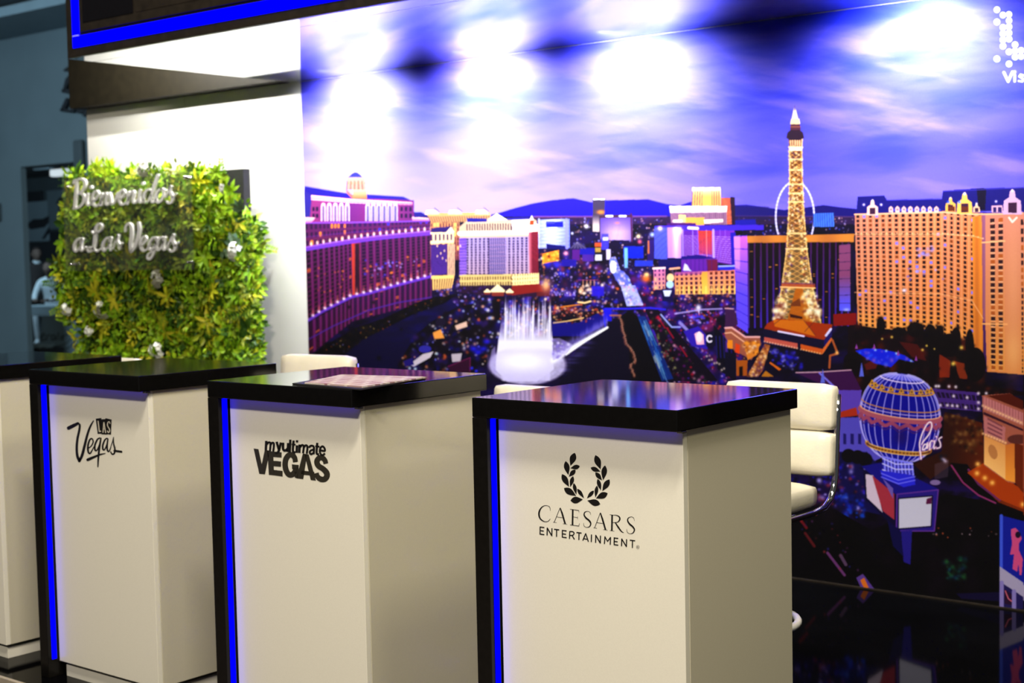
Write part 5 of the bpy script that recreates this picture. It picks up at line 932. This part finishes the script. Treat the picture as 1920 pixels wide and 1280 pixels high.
def spray(kind, V, F, o=Vector((0, 0, 0)), k=1.0, rot=None):
    """a sprig pointing out of the wall along -Y"""
    T = (lambda v: o+k*(rot @ v if rot else v))
    v0 = []; f0 = []
    if kind == 0:      # parasol-leaved rosette
        n = rnd.randint(6, 8)
        for i in range(n):
            a = 2*math.pi*i/n+rnd.uniform(-.2, .2); tilt = rnd.uniform(0.15, 0.5)
            leaf_geo(v0, f0, Vector((0, -0.02, 0)), Vector((math.cos(a), -tilt, math.sin(a))), Vector((0, -1, 0)), rnd.uniform(0.055, 0.08), rnd.uniform(0.020, 0.027), 0.2, 0.35)
    elif kind == 1:    # small-leaved sprig
        for i in range(13):
            a = rnd.uniform(0, 6.28); r = rnd.uniform(0, 0.04); y = -rnd.uniform(0.0, 0.05)
            leaf_geo(v0, f0, Vector((r*math.cos(a), y, r*math.sin(a))), Vector((math.cos(a)+rnd.uniform(-.4, .4), rnd.uniform(-1.1, -0.1), math.sin(a)+rnd.uniform(-.2, .6))), Vector((0, -1, 0.3)), rnd.uniform(0.026, 0.044), rnd.uniform(0.014, 0.020), 0.3, 0.2)
    elif kind == 2:    # hanging frond
        d = Vector((rnd.uniform(-.5, .5), -0.5, rnd.choice((-0.8, 0.7)))).normalized(); p = Vector((0, 0, 0))
        for i in range(8):
            p = p+d*0.014; d = (d+Vector((0, 0, -0.06))).normalized(); sd = d.cross(Vector((0, -1, 0))).normalized()
            for s in (-1, 1): leaf_geo(v0, f0, p.copy(), d*0.7+sd*s, Vector((0, -1, 0)), 0.038*(1-i*0.07), 0.012, 0.2, 0.2)
    else:              # broad leaves
        for i in range(5):
            a = rnd.uniform(0, 6.28); leaf_geo(v0, f0, Vector((0, -0.01, 0)), Vector((math.cos(a), -rnd.uniform(.1, .6), math.sin(a)*0.9)), Vector((0, -1, 0)), rnd.uniform(0.05, 0.075), rnd.uniform(0.032, 0.044), 0.25, 0.4)
    b = len(V); V.extend(T(v) for v in v0); F.extend(tuple(i+b for i in f) for f in f0)
OUT = [(166, 318), (185, 314), (205, 310), (222, 316), (240, 326), (265, 318), (300, 312), (330, 320), (362, 316), (385, 308), (405, 304), (418, 322), (428, 350), (458, 384), (472, 450), (478, 520), (476, 585), (466, 640), (470, 682), (150, 684), (148, 640), (158, 606), (128, 598), (122, 570), (112, 520), (107, 490), (122, 465), (120, 430), (122, 400), (132, 360), (128, 335)]
def in_out(px, py):
    m = False
    for i in range(len(OUT)):
        (x0, y0), (x1, y1) = OUT[i], OUT[(i+1) % len(OUT)]
        if (y0 > py) != (y1 > py) and px < (x1-x0)*(py-y0)/(y1-y0)+x0: m = not m
    return m
FYH = HY-0.12
def project(p):
    d = Vector(p)-Vector(CAM); z = d.dot(AX_F); return 960+FOC*d.dot(AX_R)/z, 640-FOC*d.dot(AX_U)/z
protos = []
for kind, mi in ((0, 1), (0, 0), (1, 0), (1, 0), (1, 3), (2, 3), (2, 2), (3, 2), (0, 1), (1, 1), (3, 4)):
    V, F = [], []; spray(kind, V, F); protos.append(mesh_from('leaf_spray', V, F, LM[mi]))
wts = [5, 5, 12, 12, 7, 5, 4, 3, 3, 4, 2]
def pick(px, py):
    w_ = list(wts)
    if py < 500 and px < 360: w_[4] += 8; w_[7] += 4; w_[3] -= 4
    if px > 430: w_[10] += 3; w_[6] += 6
    if py > 560: w_[0] += 3; w_[8] += 3
    return rnd.choices(range(len(protos)), w_)[0]
# where sprigs may sit: the photographed outline laid on the foliage plane
placed = 0; pts_ = []
while placed < 292:
    px, py = rnd.uniform(104, 480), rnd.uniform(300, 690)
    if not in_out(px, py): continue
    p = at_y(px, py, FYH+rnd.uniform(-0.03, 0.03))
    if any((p-q).length < 0.052 for q in pts_[-292:]) and rnd.random() < 0.9: continue
    pts_.append(p); o = bpy.data.objects.new('leaf_spray', protos[pick(px, py)]); C.objects.link(o); o.parent = hp; o.location = p-HO
    o.rotation_euler = (rnd.uniform(-.5, .5), rnd.uniform(0, 6.28), rnd.uniform(-.5, .5)); s = rnd.uniform(0.85, 1.3); o.scale = (s, s, s); placed += 1
for mi, n, cnt in ((0, 'a', 780), (2, 'b', 420), (3, 'c', 360), (1, 'd', 130)):
    V, F = [], []; k_ = 0
    while k_ < cnt:
        if rnd.random() < 0.22:       # side that faces the print
            p = Vector((hr+rnd.uniform(0.0, 0.055), rnd.uniform(FYH+0.02, HY+0.03), rnd.uniform(0.72, htop-0.30))); yaw = rnd.uniform(0.5, 1.6)
        else:
            px, py = rnd.uniform(104, 480), rnd.uniform(300, 720)
            if not in_out(px, min(py, 683)): continue
            p = at_y(px, py, FYH+rnd.uniform(-0.02, 0.10)); yaw = rnd.uniform(-.4, .4)
            if p.x > hr+0.05: continue
        rot = (Matrix.Rotation(yaw, 3, 'Z') @ Matrix.Rotation(rnd.uniform(0, 6.28), 3, 'Y') @ Matrix.Rotation(rnd.uniform(-.5, .5), 3, 'X'))
        spray(rnd.choice((0, 1, 1, 1, 2, 3)) if mi != 1 else rnd.choice((0, 1)), V, F, p-HO, rnd.uniform(0.8, 1.25), rot); k_ += 1
    o = link('foliage', mesh_from('foliage', V, F, LM[mi]), None, hp); o['kind'] = 'stuff'
def flower(px, py, size, m, n=11):
    c = at_y(px, py, FYH-0.085)-HO; V, F = [], []
    for i in range(n):
        a = rnd.uniform(0, 6.28); r = size*math.sqrt(rnd.random()); q = Vector((r*math.cos(a), -0.02*(1-(r/size)**2)+rnd.uniform(-.008, .008), r*math.sin(a)))
        nn = Vector((q.x*0.8, -0.03, q.z*0.8)).normalized(); u_ = nn.orthogonal().normalized(); w_ = nn.cross(u_)
        for k in range(5):
            a2 = 2*math.pi*k/5+rnd.random(); leaf_geo(V, F, c+q, u_*math.cos(a2)+w_*math.sin(a2)+nn*0.35, nn, 0.020, 0.017, 0.1, 0.25)
    link('flower', mesh_from('flower', V, F, m), None, hp)
for px, py, s, m, n in ((438, 470, 0.052, 'petal', 18), (420, 353, 0.02, 'petal', 5), (267, 318, 0.05, 'petal_dim', 12), (292, 522, 0.05, 'petal_dim', 16), (189, 578, 0.06, 'petal_dim', 14), (292, 655, 0.05, 'petal', 14), (124, 578, 0.035, 'petal', 7), (168, 620, 0.03, 'petal', 5)):
    flower(px, py, s, M[m], n)
# acrylic sheet with raised lettering
AY = FYH-0.10
def acrylic():
    m = bpy.data.materials.new('clear_acrylic'); m.use_nodes = True; nt = m.node_tree; N = nt.nodes.new; L = nt.links.new
    out = nt.nodes['Material Output']; nt.nodes.remove(nt.nodes['Principled BSDF'])
    tr = N('ShaderNodeBsdfTransparent'); tr.inputs[0].default_value = (0.94, 0.94, 0.92, 1); gl = N('ShaderNodeBsdfGlossy'); gl.inputs['Roughness'].default_value = 0.02
    df = N('ShaderNodeBsdfDiffuse'); df.inputs[0].default_value = (0.5, 0.48, 0.42, 1); fr = N('ShaderNodeFresnel'); fr.inputs['IOR'].default_value = 1.45
    nz = N('ShaderNodeTexNoise'); nz.inputs['Scale'].default_value = 3; sc = N('ShaderNodeMath'); sc.operation = 'MULTIPLY'; sc.inputs[1].default_value = 0.10
    L(nz.outputs['Fac'], sc.inputs[0]); m1 = N('ShaderNodeMixShader'); m2 = N('ShaderNodeMixShader')
    L(sc.outputs[0], m1.inputs[0]); L(tr.outputs[0], m1.inputs[1]); L(df.outputs[0], m1.inputs[2]); ge = N('ShaderNodeNewGeometry'); iv = N('ShaderNodeMath'); iv.operation = 'SUBTRACT'; iv.inputs[0].default_value = 1.0; ml = N('ShaderNodeMath'); ml.operation = 'MULTIPLY'; L(ge.outputs['Backfacing'], iv.inputs[1]); L(iv.outputs[0], ml.inputs[0]); L(fr.outputs[0], ml.inputs[1]); L(ml.outputs[0], m2.inputs[0]); L(m1.outputs[0], m2.inputs[1]); L(gl.outputs[0], m2.inputs[2]); L(m2.outputs[0], out.inputs['Surface'])
    return m
a0, a1 = at_y(120, 410, AY).x, at_y(360, 410, AY).x; az0, az1 = at_y(358, 505, AY).z, at_y(358, 318, AY).z
sg = thing('acrylic_sign', 'clear acrylic sign with raised white script Bienvenidos a Las Vegas over the foliage', 'sign', ((a0+a1)/2, AY, az0))
SO = sg.location.copy()
obj('acrylic_sheet', B(a0-SO.x, a1-SO.x, 0, 0.005, 0, az1-az0, 0.0008), acrylic(), sg)
for x in (a0+0.05, a1-0.05):
    for z in (az0+0.04, az1-0.04):
        obj('standoff', tube(bmesh.new(), [(x-SO.x, -0.006, z-SO.z), (x-SO.x, HY-AY-0.001, z-SO.z)], 0.008, 10), M['chrome'], sg, True)
LETY = AY-0.013
s3 = lambda a, b: at_y(100+a/4.8, 290+b/4.8, LETY)-SO
T1, T2 = 30, 23
LET = {
 'B': [[(178, 258, 20), (186, 235, 24), (202, 232, T1), (204, 300, 34), (196, 400, 34), (188, 482, 30)], [(200, 232, T2), (240, 216, 26), (276, 235, 32), (278, 285, 32), (250, 330, 26), (225, 345, 18)], [(228, 345, 20), (266, 362, 30), (274, 405, 34), (254, 450, 30), (215, 478, 26), (178, 486, 22)]],
 'i': [[(304, 352, T1), (298, 410, T1), (302, 448, 26), (322, 452, T2), (350, 425, 18)], [(334, 288, 34), (336, 298, 34)]],
 'e': [[(350, 420, 18), (385, 390, T2), (402, 350, T2), (386, 326, 24), (362, 345, 28), (348, 400, 32), (358, 448, 28), (382, 462, 24), (408, 445, 20), (428, 415, 16)]],
 'n': [[(434, 350, T1), (424, 455, T1)], [(426, 440, 18), (440, 385, 20), (462, 348, 24), (478, 360, 28), (470, 420, T1), (474, 448, 26), (492, 446, 20), (508, 420, 16)]],
 'v': [[(500, 345, 26), (510, 380, T1), (518, 440, T1)], [(518, 445, 28), (545, 430, 26), (566, 380, 24), (575, 345, 24), (592, 350, 18)]],
 'e.': [[(588, 400, 18), (622, 375, T2), (638, 340, T2), (622, 316, 24), (598, 340, 28), (588, 390, 32), (598, 436, 28), (622, 448, 24), (648, 432, 20), (668, 405, 16)]],
 'n.': [[(674, 334, T1), (664, 442, T1)], [(666, 425, 18), (682, 370, 20), (704, 330, 24), (722, 340, 28), (714, 400, T1), (718, 430, 26), (736, 430, 20), (752, 405, 16)]],
 'i.': [[(778, 318, T1), (768, 380, T1), (772, 424, 26), (790, 426, T2), (812, 400, 18)], [(802, 255, 34), (804, 265, 34)]],
 'd': [[(876, 318, T2), (846, 314, 26), (818, 350, 30), (812, 400, 30), (828, 430, 26), (852, 415, 24), (876, 360, 20)], [(936, 182, 30), (918, 240, 34), (896, 310, 34), (882, 380, 32), (886, 424, 26), (906, 424, 20), (924, 400, 16)]],
 'o': [[(966, 306, T2), (934, 330, 28), (920, 380, 32), (932, 424, 28), (960, 420, 28), (984, 380, 30), (988, 330, 26), (966, 306, T2), (1004, 318, 16)]],
 's': [[(1004, 380, 16), (1034, 320, 18), (1052, 282, 20)], [(1052, 284, 24), (1048, 330, 32), (1068, 380, 34), (1062, 424, 30), (1034, 434, 26), (1016, 418, 22)], [(1066, 384, 22), (1084, 372, 22), (1100, 350, 16)]],
 'a': [[(252, 762, T2), (222, 758, 26), (190, 800, 32), (186, 850, 30), (204, 868, 26), (230, 840, 22), (252, 780, 22)], [(256, 755, 28), (244, 810, 32), (246, 856, 28), (262, 860, 22), (284, 830, 16)]],
 'L': [[(392, 700, 18), (425, 672, 22), (428, 632, 24), (402, 624, 26), (382, 660, 34), (372, 740, 36), (364, 810, 34), (346, 858, 28), (318, 872, 24), (304, 852, 22), (322, 832, 22), (358, 850, 24), (392, 868, 24), (416, 850, 18)], [(392, 702, 20), (360, 712, 18), (344, 690, 16)]],
 'a.': [[(510, 752, T2), (480, 750, 26), (446, 795, 32), (440, 845, 30), (458, 864, 26), (486, 835, 22), (508, 775, 22)], [(514, 745, 28), (500, 805, 32), (502, 852, 28), (520, 856, 22), (542, 825, 16)]],
 's.': [[(540, 820, 16), (562, 765, 18), (576, 722, 20)], [(576, 724, 24), (572, 775, 30), (590, 815, 32), (584, 855, 28), (558, 866, 24), (542, 850, 20)], [(588, 820, 20), (602, 812, 20), (614, 796, 14)]],
 'V': [[(644, 690, 22), (648, 650, 24), (672, 620, 28), (696, 640, 34), (702, 720, 40), (694, 800, 40), (696, 866, 36)], [(696, 872, 34), (730, 830, 36), (758, 740, 38), (770, 670, 36), (762, 612, 30)]],
 'e..': [[(776, 825, 18), (812, 795, T2), (832, 758, T2), (818, 734, 24), (792, 758, 28), (780, 805, 32), (792, 852, 28), (816, 864, 24), (842, 848, 20), (860, 822, 16)]],
 'g': [[(924, 752, T2), (894, 748, 26), (862, 790, 32), (856, 838, 28), (874, 856, 24), (902, 825, 22), (924, 770, 22)], [(928, 745, 28), (914, 820, 32), (896, 890, 30), (868, 938, 26), (844, 930, 22), (850, 896, 18), (890, 868, 16), (926, 835, 14)]],
 'a..': [[(990, 745, T2), (964, 744, 26), (932, 785, 32), (926, 838, 30), (944, 858, 26), (972, 828, 22), (992, 768, 22)], [(998, 742, 28), (986, 800, 32), (988, 848, 28), (1006, 852, 22), (1028, 822, 16)]],
 's..': [[(1026, 815, 16), (1056, 760, 18), (1076, 716, 20)], [(1076, 718, 24), (1072, 775, 32), (1092, 815, 34), (1086, 858, 30), (1056, 868, 26), (1036, 850, 22)], [(1090, 820, 22), (1106, 808, 22), (1118, 788, 16)]]}
bk = Vector((0, 0.0125, 0))
for kx, sts in LET.items():
    bm = bmesh.new()
    for s in sts: ribbon(bm, [(a, b, c*0.74) for a, b, c in s], s3, round_caps=True, smooth=len(s) > 2, k=5, back=bk)
    obj('letter', bm, M['letter'], sg)

# ================================================================== hall beyond the stand
GY = 8.0
def hx(px, Y=GY): return at_y(px, 450, Y).x
def hz(px, py, Y=GY): return at_y(px, py, Y).z
dz_top = hz(80, 309)
dx0, dx1 = hx(44), hx(158)
wl = struct('wall_left', B(-24, dx0, GY, GY+0.08, -0.10, 6.5), M['teal'])
struct('wall_segment', B(dx0, dx1, GY, GY+0.08, dz_top, 6.5), M['teal'], wl)
struct('wall_segment', B(dx1, -7.5, GY, GY+0.08, -0.10, 6.5), M['teal'], wl)
bz0, bz1 = hz(10, 30, GY-1.0), hz(10, 12, GY-1.0)
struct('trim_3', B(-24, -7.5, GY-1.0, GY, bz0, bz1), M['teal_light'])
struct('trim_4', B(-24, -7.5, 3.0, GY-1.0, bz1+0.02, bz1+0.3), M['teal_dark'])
# dark raised letters on the hall wall, partly covered by the stand
sgn = thing('wall_letters', 'dark raised letters high on the slate hall wall beside the black fascia', 'sign', (hx(128), GY, hz(128, 170)))
WO = sgn.location.copy(); w3 = lambda a, b: at_y(a, b, GY-0.06)-WO
for sts in ([[(119, 168, 3), (126, 150, 9), (132, 140, 4)], [(118, 170, 8), (140, 173, 9)]], [[(120, 132, 4), (128, 128, 8), (142, 130, 8)]], [[(125, 186, 6), (116, 206, 7)], [(114, 206, 5), (132, 208, 6)]], [[(134, 208, 7), (143, 198, 7), (146, 210, 6)]], [[(148, 200, 6), (152, 210, 7), (158, 203, 6)]], [[(157, 216, 6), (166, 200, 6)]]):
    bm = bmesh.new()
    for s in sts: ribbon(bm, s, w3, smooth=False, back=Vector((0, 0.055, 0)))
    obj('letter', bm, M['navy'], sgn)
bm = B(hx(152), hx(168), GY-0.08, GY-0.003, hz(158, 318), hz(158, 262), 0.03, 3); o = obj('notice_panel', bm, M['teal_dark']); tag(o, 'dark slate panel with rounded corners on the hall wall above the foliage', 'panel')
bm = B(hx(-12), hx(6), GY-0.05, GY-0.003, hz(2, 414), hz(2, 381), 0.004); o = obj('wall_plate', bm, M['teal_dark']); tag(o, 'small dark plate on the hall wall at the photo edge', 'plate')
# room behind the opening
RY = 13.0
def rx(px, Y): return at_y(px, 500, Y).x
def rz_(py, Y, px=85): return at_y(px, py, Y).z
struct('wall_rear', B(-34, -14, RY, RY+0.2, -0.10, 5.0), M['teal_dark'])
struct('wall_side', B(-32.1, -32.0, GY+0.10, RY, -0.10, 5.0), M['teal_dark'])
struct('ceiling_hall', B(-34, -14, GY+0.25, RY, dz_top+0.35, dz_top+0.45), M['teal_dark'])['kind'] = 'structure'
LL = mat('dim_lit_tube', (0.5, 0.6, 0.65), 0.4, emit=(0.70, 0.82, 0.88), estr=0.9, var=0.02)
for px0, px1, py, Y, lab, e in ((106, 134, 323, 9.2, 'lit oval ceiling lamp just inside the hall opening', 1), (74, 104, 315, 11.5, 'thin ceiling tube lamp deeper inside the hall opening', 0)):
    t = thing('ceiling_lamp', lab, 'lamp', (rx((px0+px1)/2, Y), Y, rz_(py, Y, (px0+px1)/2)))
    wdt = rx(px1, Y)-rx(px0, Y); hh = 0.05 if e else 0.025
    bm = B(-wdt/2, wdt/2, -0.06, 0.06, -hh, hh, 0.024, 4); obj('diffuser', bm, LL if e else M['teal_light'], t, True)
    obj('stem', tube(bmesh.new(), [(0, 0, hh-0.002), (0, 0, max(0.1, dz_top+0.35-t.location.z))], 0.012, 8), M['navy'], t)
def board(name, px0, px1, py0, py1, Y, m, lab, cat, d=0.06):
    z0, z1 = rz_(py1, Y), rz_(py0, Y); t = thing(name, lab, cat, (rx((px0+px1)/2, Y), Y, z0))
    x0, x1 = rx(px0, Y)-t.location.x, rx(px1, Y)-t.location.x
    obj('panel', B(x0, x1, 0, d, 0, z1-z0, 0.004), m, t); return t, (lambda a, b: at_y(a, b, Y-0.004)-t.location)
t, m3_ = board('display_board', 48, 92, 376, 452, RY-0.062, M['teal_light'], 'pale display board with a dark car shape deep in the hall opening', 'board')
obj('header', B(rx(50, RY)-t.location.x, rx(88, RY)-t.location.x, 0.0, 0.06, rz_(377, RY-0.062)-t.location.z, rz_(357, RY-0.062)-t.location.z, 0.004), M['navy'], t)
bm = bmesh.new(); flat_poly(bm, ((53, 418), (62, 411), (80, 410), (92, 404), (92, 416), (84, 426), (58, 430), (52, 426)), m3_); obj('printed_shape', bm, M['navy'], t)
bm = bmesh.new(); flat_poly(bm, ((78, 448), (92, 424), (92, 436), (84, 448)), m3_); obj('printed_shape', bm, M['navy'], t)
t, m3_ = board('display_board', 93, 122, 358, 430, RY-0.062, M['teal'], 'slate display board with dark swirl beside the pale board in the hall', 'board')
strokes('printed_shape', t, m3_, [[(106, 382, 3), (114, 372, 5), (120, 380, 6), (112, 392, 5), (120, 398, 4)]], M['navy'])
t, m3_ = board('display_screen', 95, 128, 434, 500, RY-0.065, M['navy'], 'near-black screen with pale marks deep in the hall opening', 'screen')
bm = bmesh.new(); flat_poly(bm, ((109, 452), (114, 440), (118, 454)), m3_); flat_poly(bm, ((107, 466), (122, 462), (124, 478), (109, 476)), m3_); obj('printed_shape', bm, M['teal_light'], t)
board('dark_partition', 52, 140, 452, 640, 12.6, M['navy'], 'dark partition low behind the two people in the hall', 'partition')

# ---- two people in the hall
def skin_body(name, J, E, rad, m, parent, root=0, sub=2):
    me = bpy.data.meshes.new(name); me.from_pydata([tuple(j) for j in J], E, []); o = bpy.data.objects.new(name, me); C.objects.link(o)
    sk = o.modifiers.new('skin', 'SKIN'); sk.use_smooth_shade = True
    for i, r in enumerate(rad): me.skin_vertices[0].data[i].radius = (r if isinstance(r, tuple) else (r, r)); me.skin_vertices[0].data[i].use_root = (i == root)
    sb = o.modifiers.new('sub', 'SUBSURF'); sb.levels = sub; sb.render_levels = sub
    dg = bpy.context.evaluated_depsgraph_get(); me2 = bpy.data.meshes.new_from_object(o.evaluated_get(dg)); bpy.data.objects.remove(o)
    me2.materials.clear(); me2.materials.append(m); return link(name, me2, None, parent, True)
def head(parent, c, yaw, m, hair, k=1.0):
    """skull with brow, nose, chin; hair cap; eyes as sockets"""
    bm = bmesh.new(); bmesh.ops.create_uvsphere(bm, u_segments=24, v_segments=18, radius=1)
    for v in bm.verts:
        x, y, z = v.co; w_ = 0.078*(1-0.22*max(0, -z)); d_ = 0.098
        f_ = max(0, -y)
        y2 = y*d_; x2 = x*w_; z2 = z*0.115
        if f_ > 0.6 and abs(x) < 0.25 and -0.35 < z < 0.1: y2 -= 0.022*(1-abs(x)/0.25)*(1-abs(z+0.15)/0.25 if abs(z+0.15) < 0.25 else 0)
        if f_ > 0.5 and 0.0 < z < 0.25 and 0.2 < abs(x) < 0.6: y2 += 0.008
        if f_ > 0.6 and -0.62 < z < -0.48 and abs(x) < 0.35: y2 += 0.004
        v.co = (x2*k, y2*k, z2*k)
    for s in (-1, 1):
        r = bmesh.ops.create_uvsphere(bm, u_segments=8, v_segments=6, radius=1)
        for v in r['verts']: v.co = Vector((s*0.078+v.co.x*0.010, 0.005+v.co.y*0.018, -0.005+v.co.z*0.030))*k
    M4 = Matrix.Translation(c) @ Matrix.Rotation(yaw, 4, 'Z'); bmesh.ops.transform(bm, matrix=M4, verts=bm.verts[:])
    h = obj('head', bm, m, parent, True)
    bm = bmesh.new(); bmesh.ops.create_uvsphere(bm, u_segments=24, v_segments=16, radius=1)
    bmesh.ops.delete(bm, geom=[v for v in bm.verts if v.co.z < (-0.35 if v.co.y > 0.1 else 0.38-0.3*v.co.y)], context='VERTS')
    for v in bm.verts: v.co = Vector((v.co.x*0.085, v.co.y*0.106+0.003, v.co.z*0.124))*k
    bmesh.ops.transform(bm, matrix=M4, verts=bm.verts[:]); obj('hair', bm, hair, parent, True)
def person(name, label, base, yaw, seated, top, legs):
    t = thing(name, label, 'person', base, yaw)
    if not seated:
        J = [(0, 0, .95), (0, 0, 1.12), (0, .01, 1.32), (0, .01, 1.44), (0, 0, 1.50), (.17, 0, 1.41), (.24, .02, 1.16), (.20, -.16, .98), (.16, -.26, 1.0), (-.17, 0, 1.41), (-.24, .02, 1.16), (-.21, -.14, .96), (-.18, -.24, .98), (.10, 0, .90), (.11, -.01, .50), (.11, .02, .08), (.12, -.12, .035), (-.10, 0, .90), (-.11, -.01, .50), (-.11, .02, .08), (-.12, -.12, .035)]
        hc = Vector((0, -0.03, 1.61))
    else:
        J = [(0, 0, .62), (0, -.02, .78), (0, -.07, .98), (0, -.11, 1.10), (0, -.13, 1.16), (.17, -.10, 1.07), (.23, -.20, .86), (.14, -.42, .80), (.10, -.50, .80), (-.17, -.10, 1.07), (-.23, -.20, .86), (-.14, -.42, .80), (-.10, -.50, .80), (.10, -.02, .60), (.12, -.44, .60), (.12, -.40, .16), (.12, -.52, .12), (-.10, -.02, .60), (-.12, -.44, .60), (-.12, -.40, .16), (-.12, -.52, .12)]
        hc = Vector((0, -0.18, 1.28))
    E = [(0, 1), (1, 2), (2, 3), (3, 4), (3, 5), (5, 6), (6, 7), (7, 8), (3, 9), (9, 10), (10, 11), (11, 12), (0, 13), (13, 14), (14, 15), (15, 16), (0, 17), (17, 18), (18, 19), (19, 20)]
    rad = [(.15, .11), (.145, .105), (.17, .115), (.11, .08), (.055, .055), .062, .048, .036, .03, .062, .048, .036, .03, .085, .06, .042, .038, .085, .06, .042, .038]
    skin_body('body', J, E, rad, top, t)
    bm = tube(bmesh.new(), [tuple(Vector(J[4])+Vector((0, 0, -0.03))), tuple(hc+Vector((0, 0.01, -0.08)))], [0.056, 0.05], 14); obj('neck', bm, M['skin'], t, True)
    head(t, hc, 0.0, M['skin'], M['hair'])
    for s, j in ((1, 8), (-1, 12)):          # hands: palm, four fingers, thumb
        p = Vector(J[j]); e = (p-Vector(J[j-1])).normalized(); sd = e.cross(Vector((0, 0, 1))).normalized()
        HJ = [p-e*0.02, p+e*0.05]; HE = [(0, 1)]; HR = [.024, .028]
        for q, (off, L_) in enumerate(((-.026, .052), (-.009, .062), (.009, .058), (.026, .044))):
            b0 = len(HJ); HJ += [p+e*0.075+sd*off, p+e*(0.075+L_*.55)+sd*off*1.05-Vector((0, 0, .008)), p+e*(0.075+L_)+sd*off*1.1-Vector((0, 0, .022))]; HE += [(1, b0), (b0, b0+1), (b0+1, b0+2)]; HR += [.0095, .009, .0075]
        b0 = len(HJ); HJ += [p+e*0.025-sd*s*.03, p+e*0.055-sd*s*.048, p+e*0.08-sd*s*.052]; HE += [(0, b0), (b0, b0+1), (b0+1, b0+2)]; HR += [.012, .010, .008]
        skin_body('hand', HJ, HE, HR, M['skin'], t, 0, 1)
    return t
gz = -0.10
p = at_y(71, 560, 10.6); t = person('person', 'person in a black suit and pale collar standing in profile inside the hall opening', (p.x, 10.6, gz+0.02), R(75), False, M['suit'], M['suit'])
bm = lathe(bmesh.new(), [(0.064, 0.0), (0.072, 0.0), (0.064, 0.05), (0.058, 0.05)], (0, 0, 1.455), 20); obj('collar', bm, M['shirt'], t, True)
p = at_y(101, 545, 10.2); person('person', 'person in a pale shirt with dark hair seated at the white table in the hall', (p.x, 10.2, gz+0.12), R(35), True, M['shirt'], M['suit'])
ch = thing('stool', 'dark round stool under the person in the pale shirt', 'stool', (p.x, 10.2, gz))
obj('seat', lathe(bmesh.new(), [(0.0, 0.575), (0.17, 0.575), (0.18, 0.60), (0.17, 0.625), (0.0, 0.63)], n=24), M['navy'], ch, True)
for k in range(4): a = k*math.pi/2+.4; obj('leg', tube(bmesh.new(), [(0.11*math.cos(a), 0.11*math.sin(a), 0.58), (0.19*math.cos(a), 0.19*math.sin(a), 0.0)], 0.014, 8), M['navy'], ch, True)
# table and lectern-like counter in the hall
TY = 9.5
tb = thing('hall_table', 'long pale table in front of the person in the pale shirt', 'table', (rx(95, TY), TY, gz))
zt = rz_(572, TY)-gz; x0, x1 = rx(62, TY)-tb.location.x, rx(128, TY)-tb.location.x
obj('tabletop', B(x0, x1, -0.25, 0.35, zt-0.15, zt, 0.01), M['teal_light'], tb)
for x in (x0+0.06, x1-0.06):
    for y in (-0.2, 0.3): obj('leg', B(x-0.025, x+0.025, y-0.025, y+0.025, 0, zt-0.15, 0.003), M['navy'], tb)
LY = 8.9
le = thing('hall_counter', 'pale slanted counter with faint logo lettering in the hall opening', 'counter', (rx(115, LY), LY, gz))
w3_ = lambda a, b, dy=-0.002: at_y(a, b, LY+dy)-le.location
quad = [w3_(78, 592), w3_(160, 588), w3_(160, 668), w3_(68, 668)]
bm = bmesh.new(); fr_ = [bm.verts.new(Vector((q.x, 0, q.z if i < 2 else 0))) for i, q in enumerate(quad)]; bk_ = [bm.verts.new(v.co+Vector((0, 0.4, 0))) for v in fr_]
bm.faces.new(fr_); bm.faces.new(bk_[::-1])
for i in range(4): bm.faces.new((fr_[i], fr_[(i+1) % 4], bk_[(i+1) % 4], bk_[i]))
obj('body', bm, M['teal_light'], le)
lt = [(2.2, (77, 632), (83, 630), (84, 626), (79, 626), (76, 634), (80, 638), (86, 635)), (2.2, (89, 628), (87, 638)), (2.2, (88, 631), (92, 627), (95, 628)), (2.2, (104, 628), (98, 628), (96, 634), (99, 638), (104, 630), (103, 638)), (2.2, (110, 622), (107, 638)), (2.2, (115, 628), (113, 638)), (2.2, (119, 628), (117, 638)), (2.2, (118, 631), (122, 627), (126, 628)),
      (1.6, (92, 648), (112, 648), (128, 640), (138, 628)), (1.6, (105, 656), (128, 652), (140, 640), (150, 622))]
strokes('lettering', le, lambda a, b: w3_(a, b), lt, M['teal_dark'], 4)
pb_ = thing('planter_box', 'low dark box with pale tufts beside the slanted counter in the hall', 'box', (rx(58, 8.6), 8.6, gz))
zz = rz_(650, 8.6, 58)-gz; x0, x1 = rx(28, 8.6)-pb_.location.x, rx(90, 8.6)-pb_.location.x
obj('box', B(x0, x1, -0.2, 0.2, 0, zz, 0.005), M['navy'], pb_)
bm = bmesh.new()
for k in range(14):
    cx = x0+(x1-x0)*(k+.5)/14; r_ = bmesh.ops.create_icosphere(bm, subdivisions=1, radius=0.035)
    for v in r_['verts']: v.co += Vector((cx, rnd.uniform(-.1, .1), zz+0.02))
obj('tufts', bm, M['teal_light'], pb_)
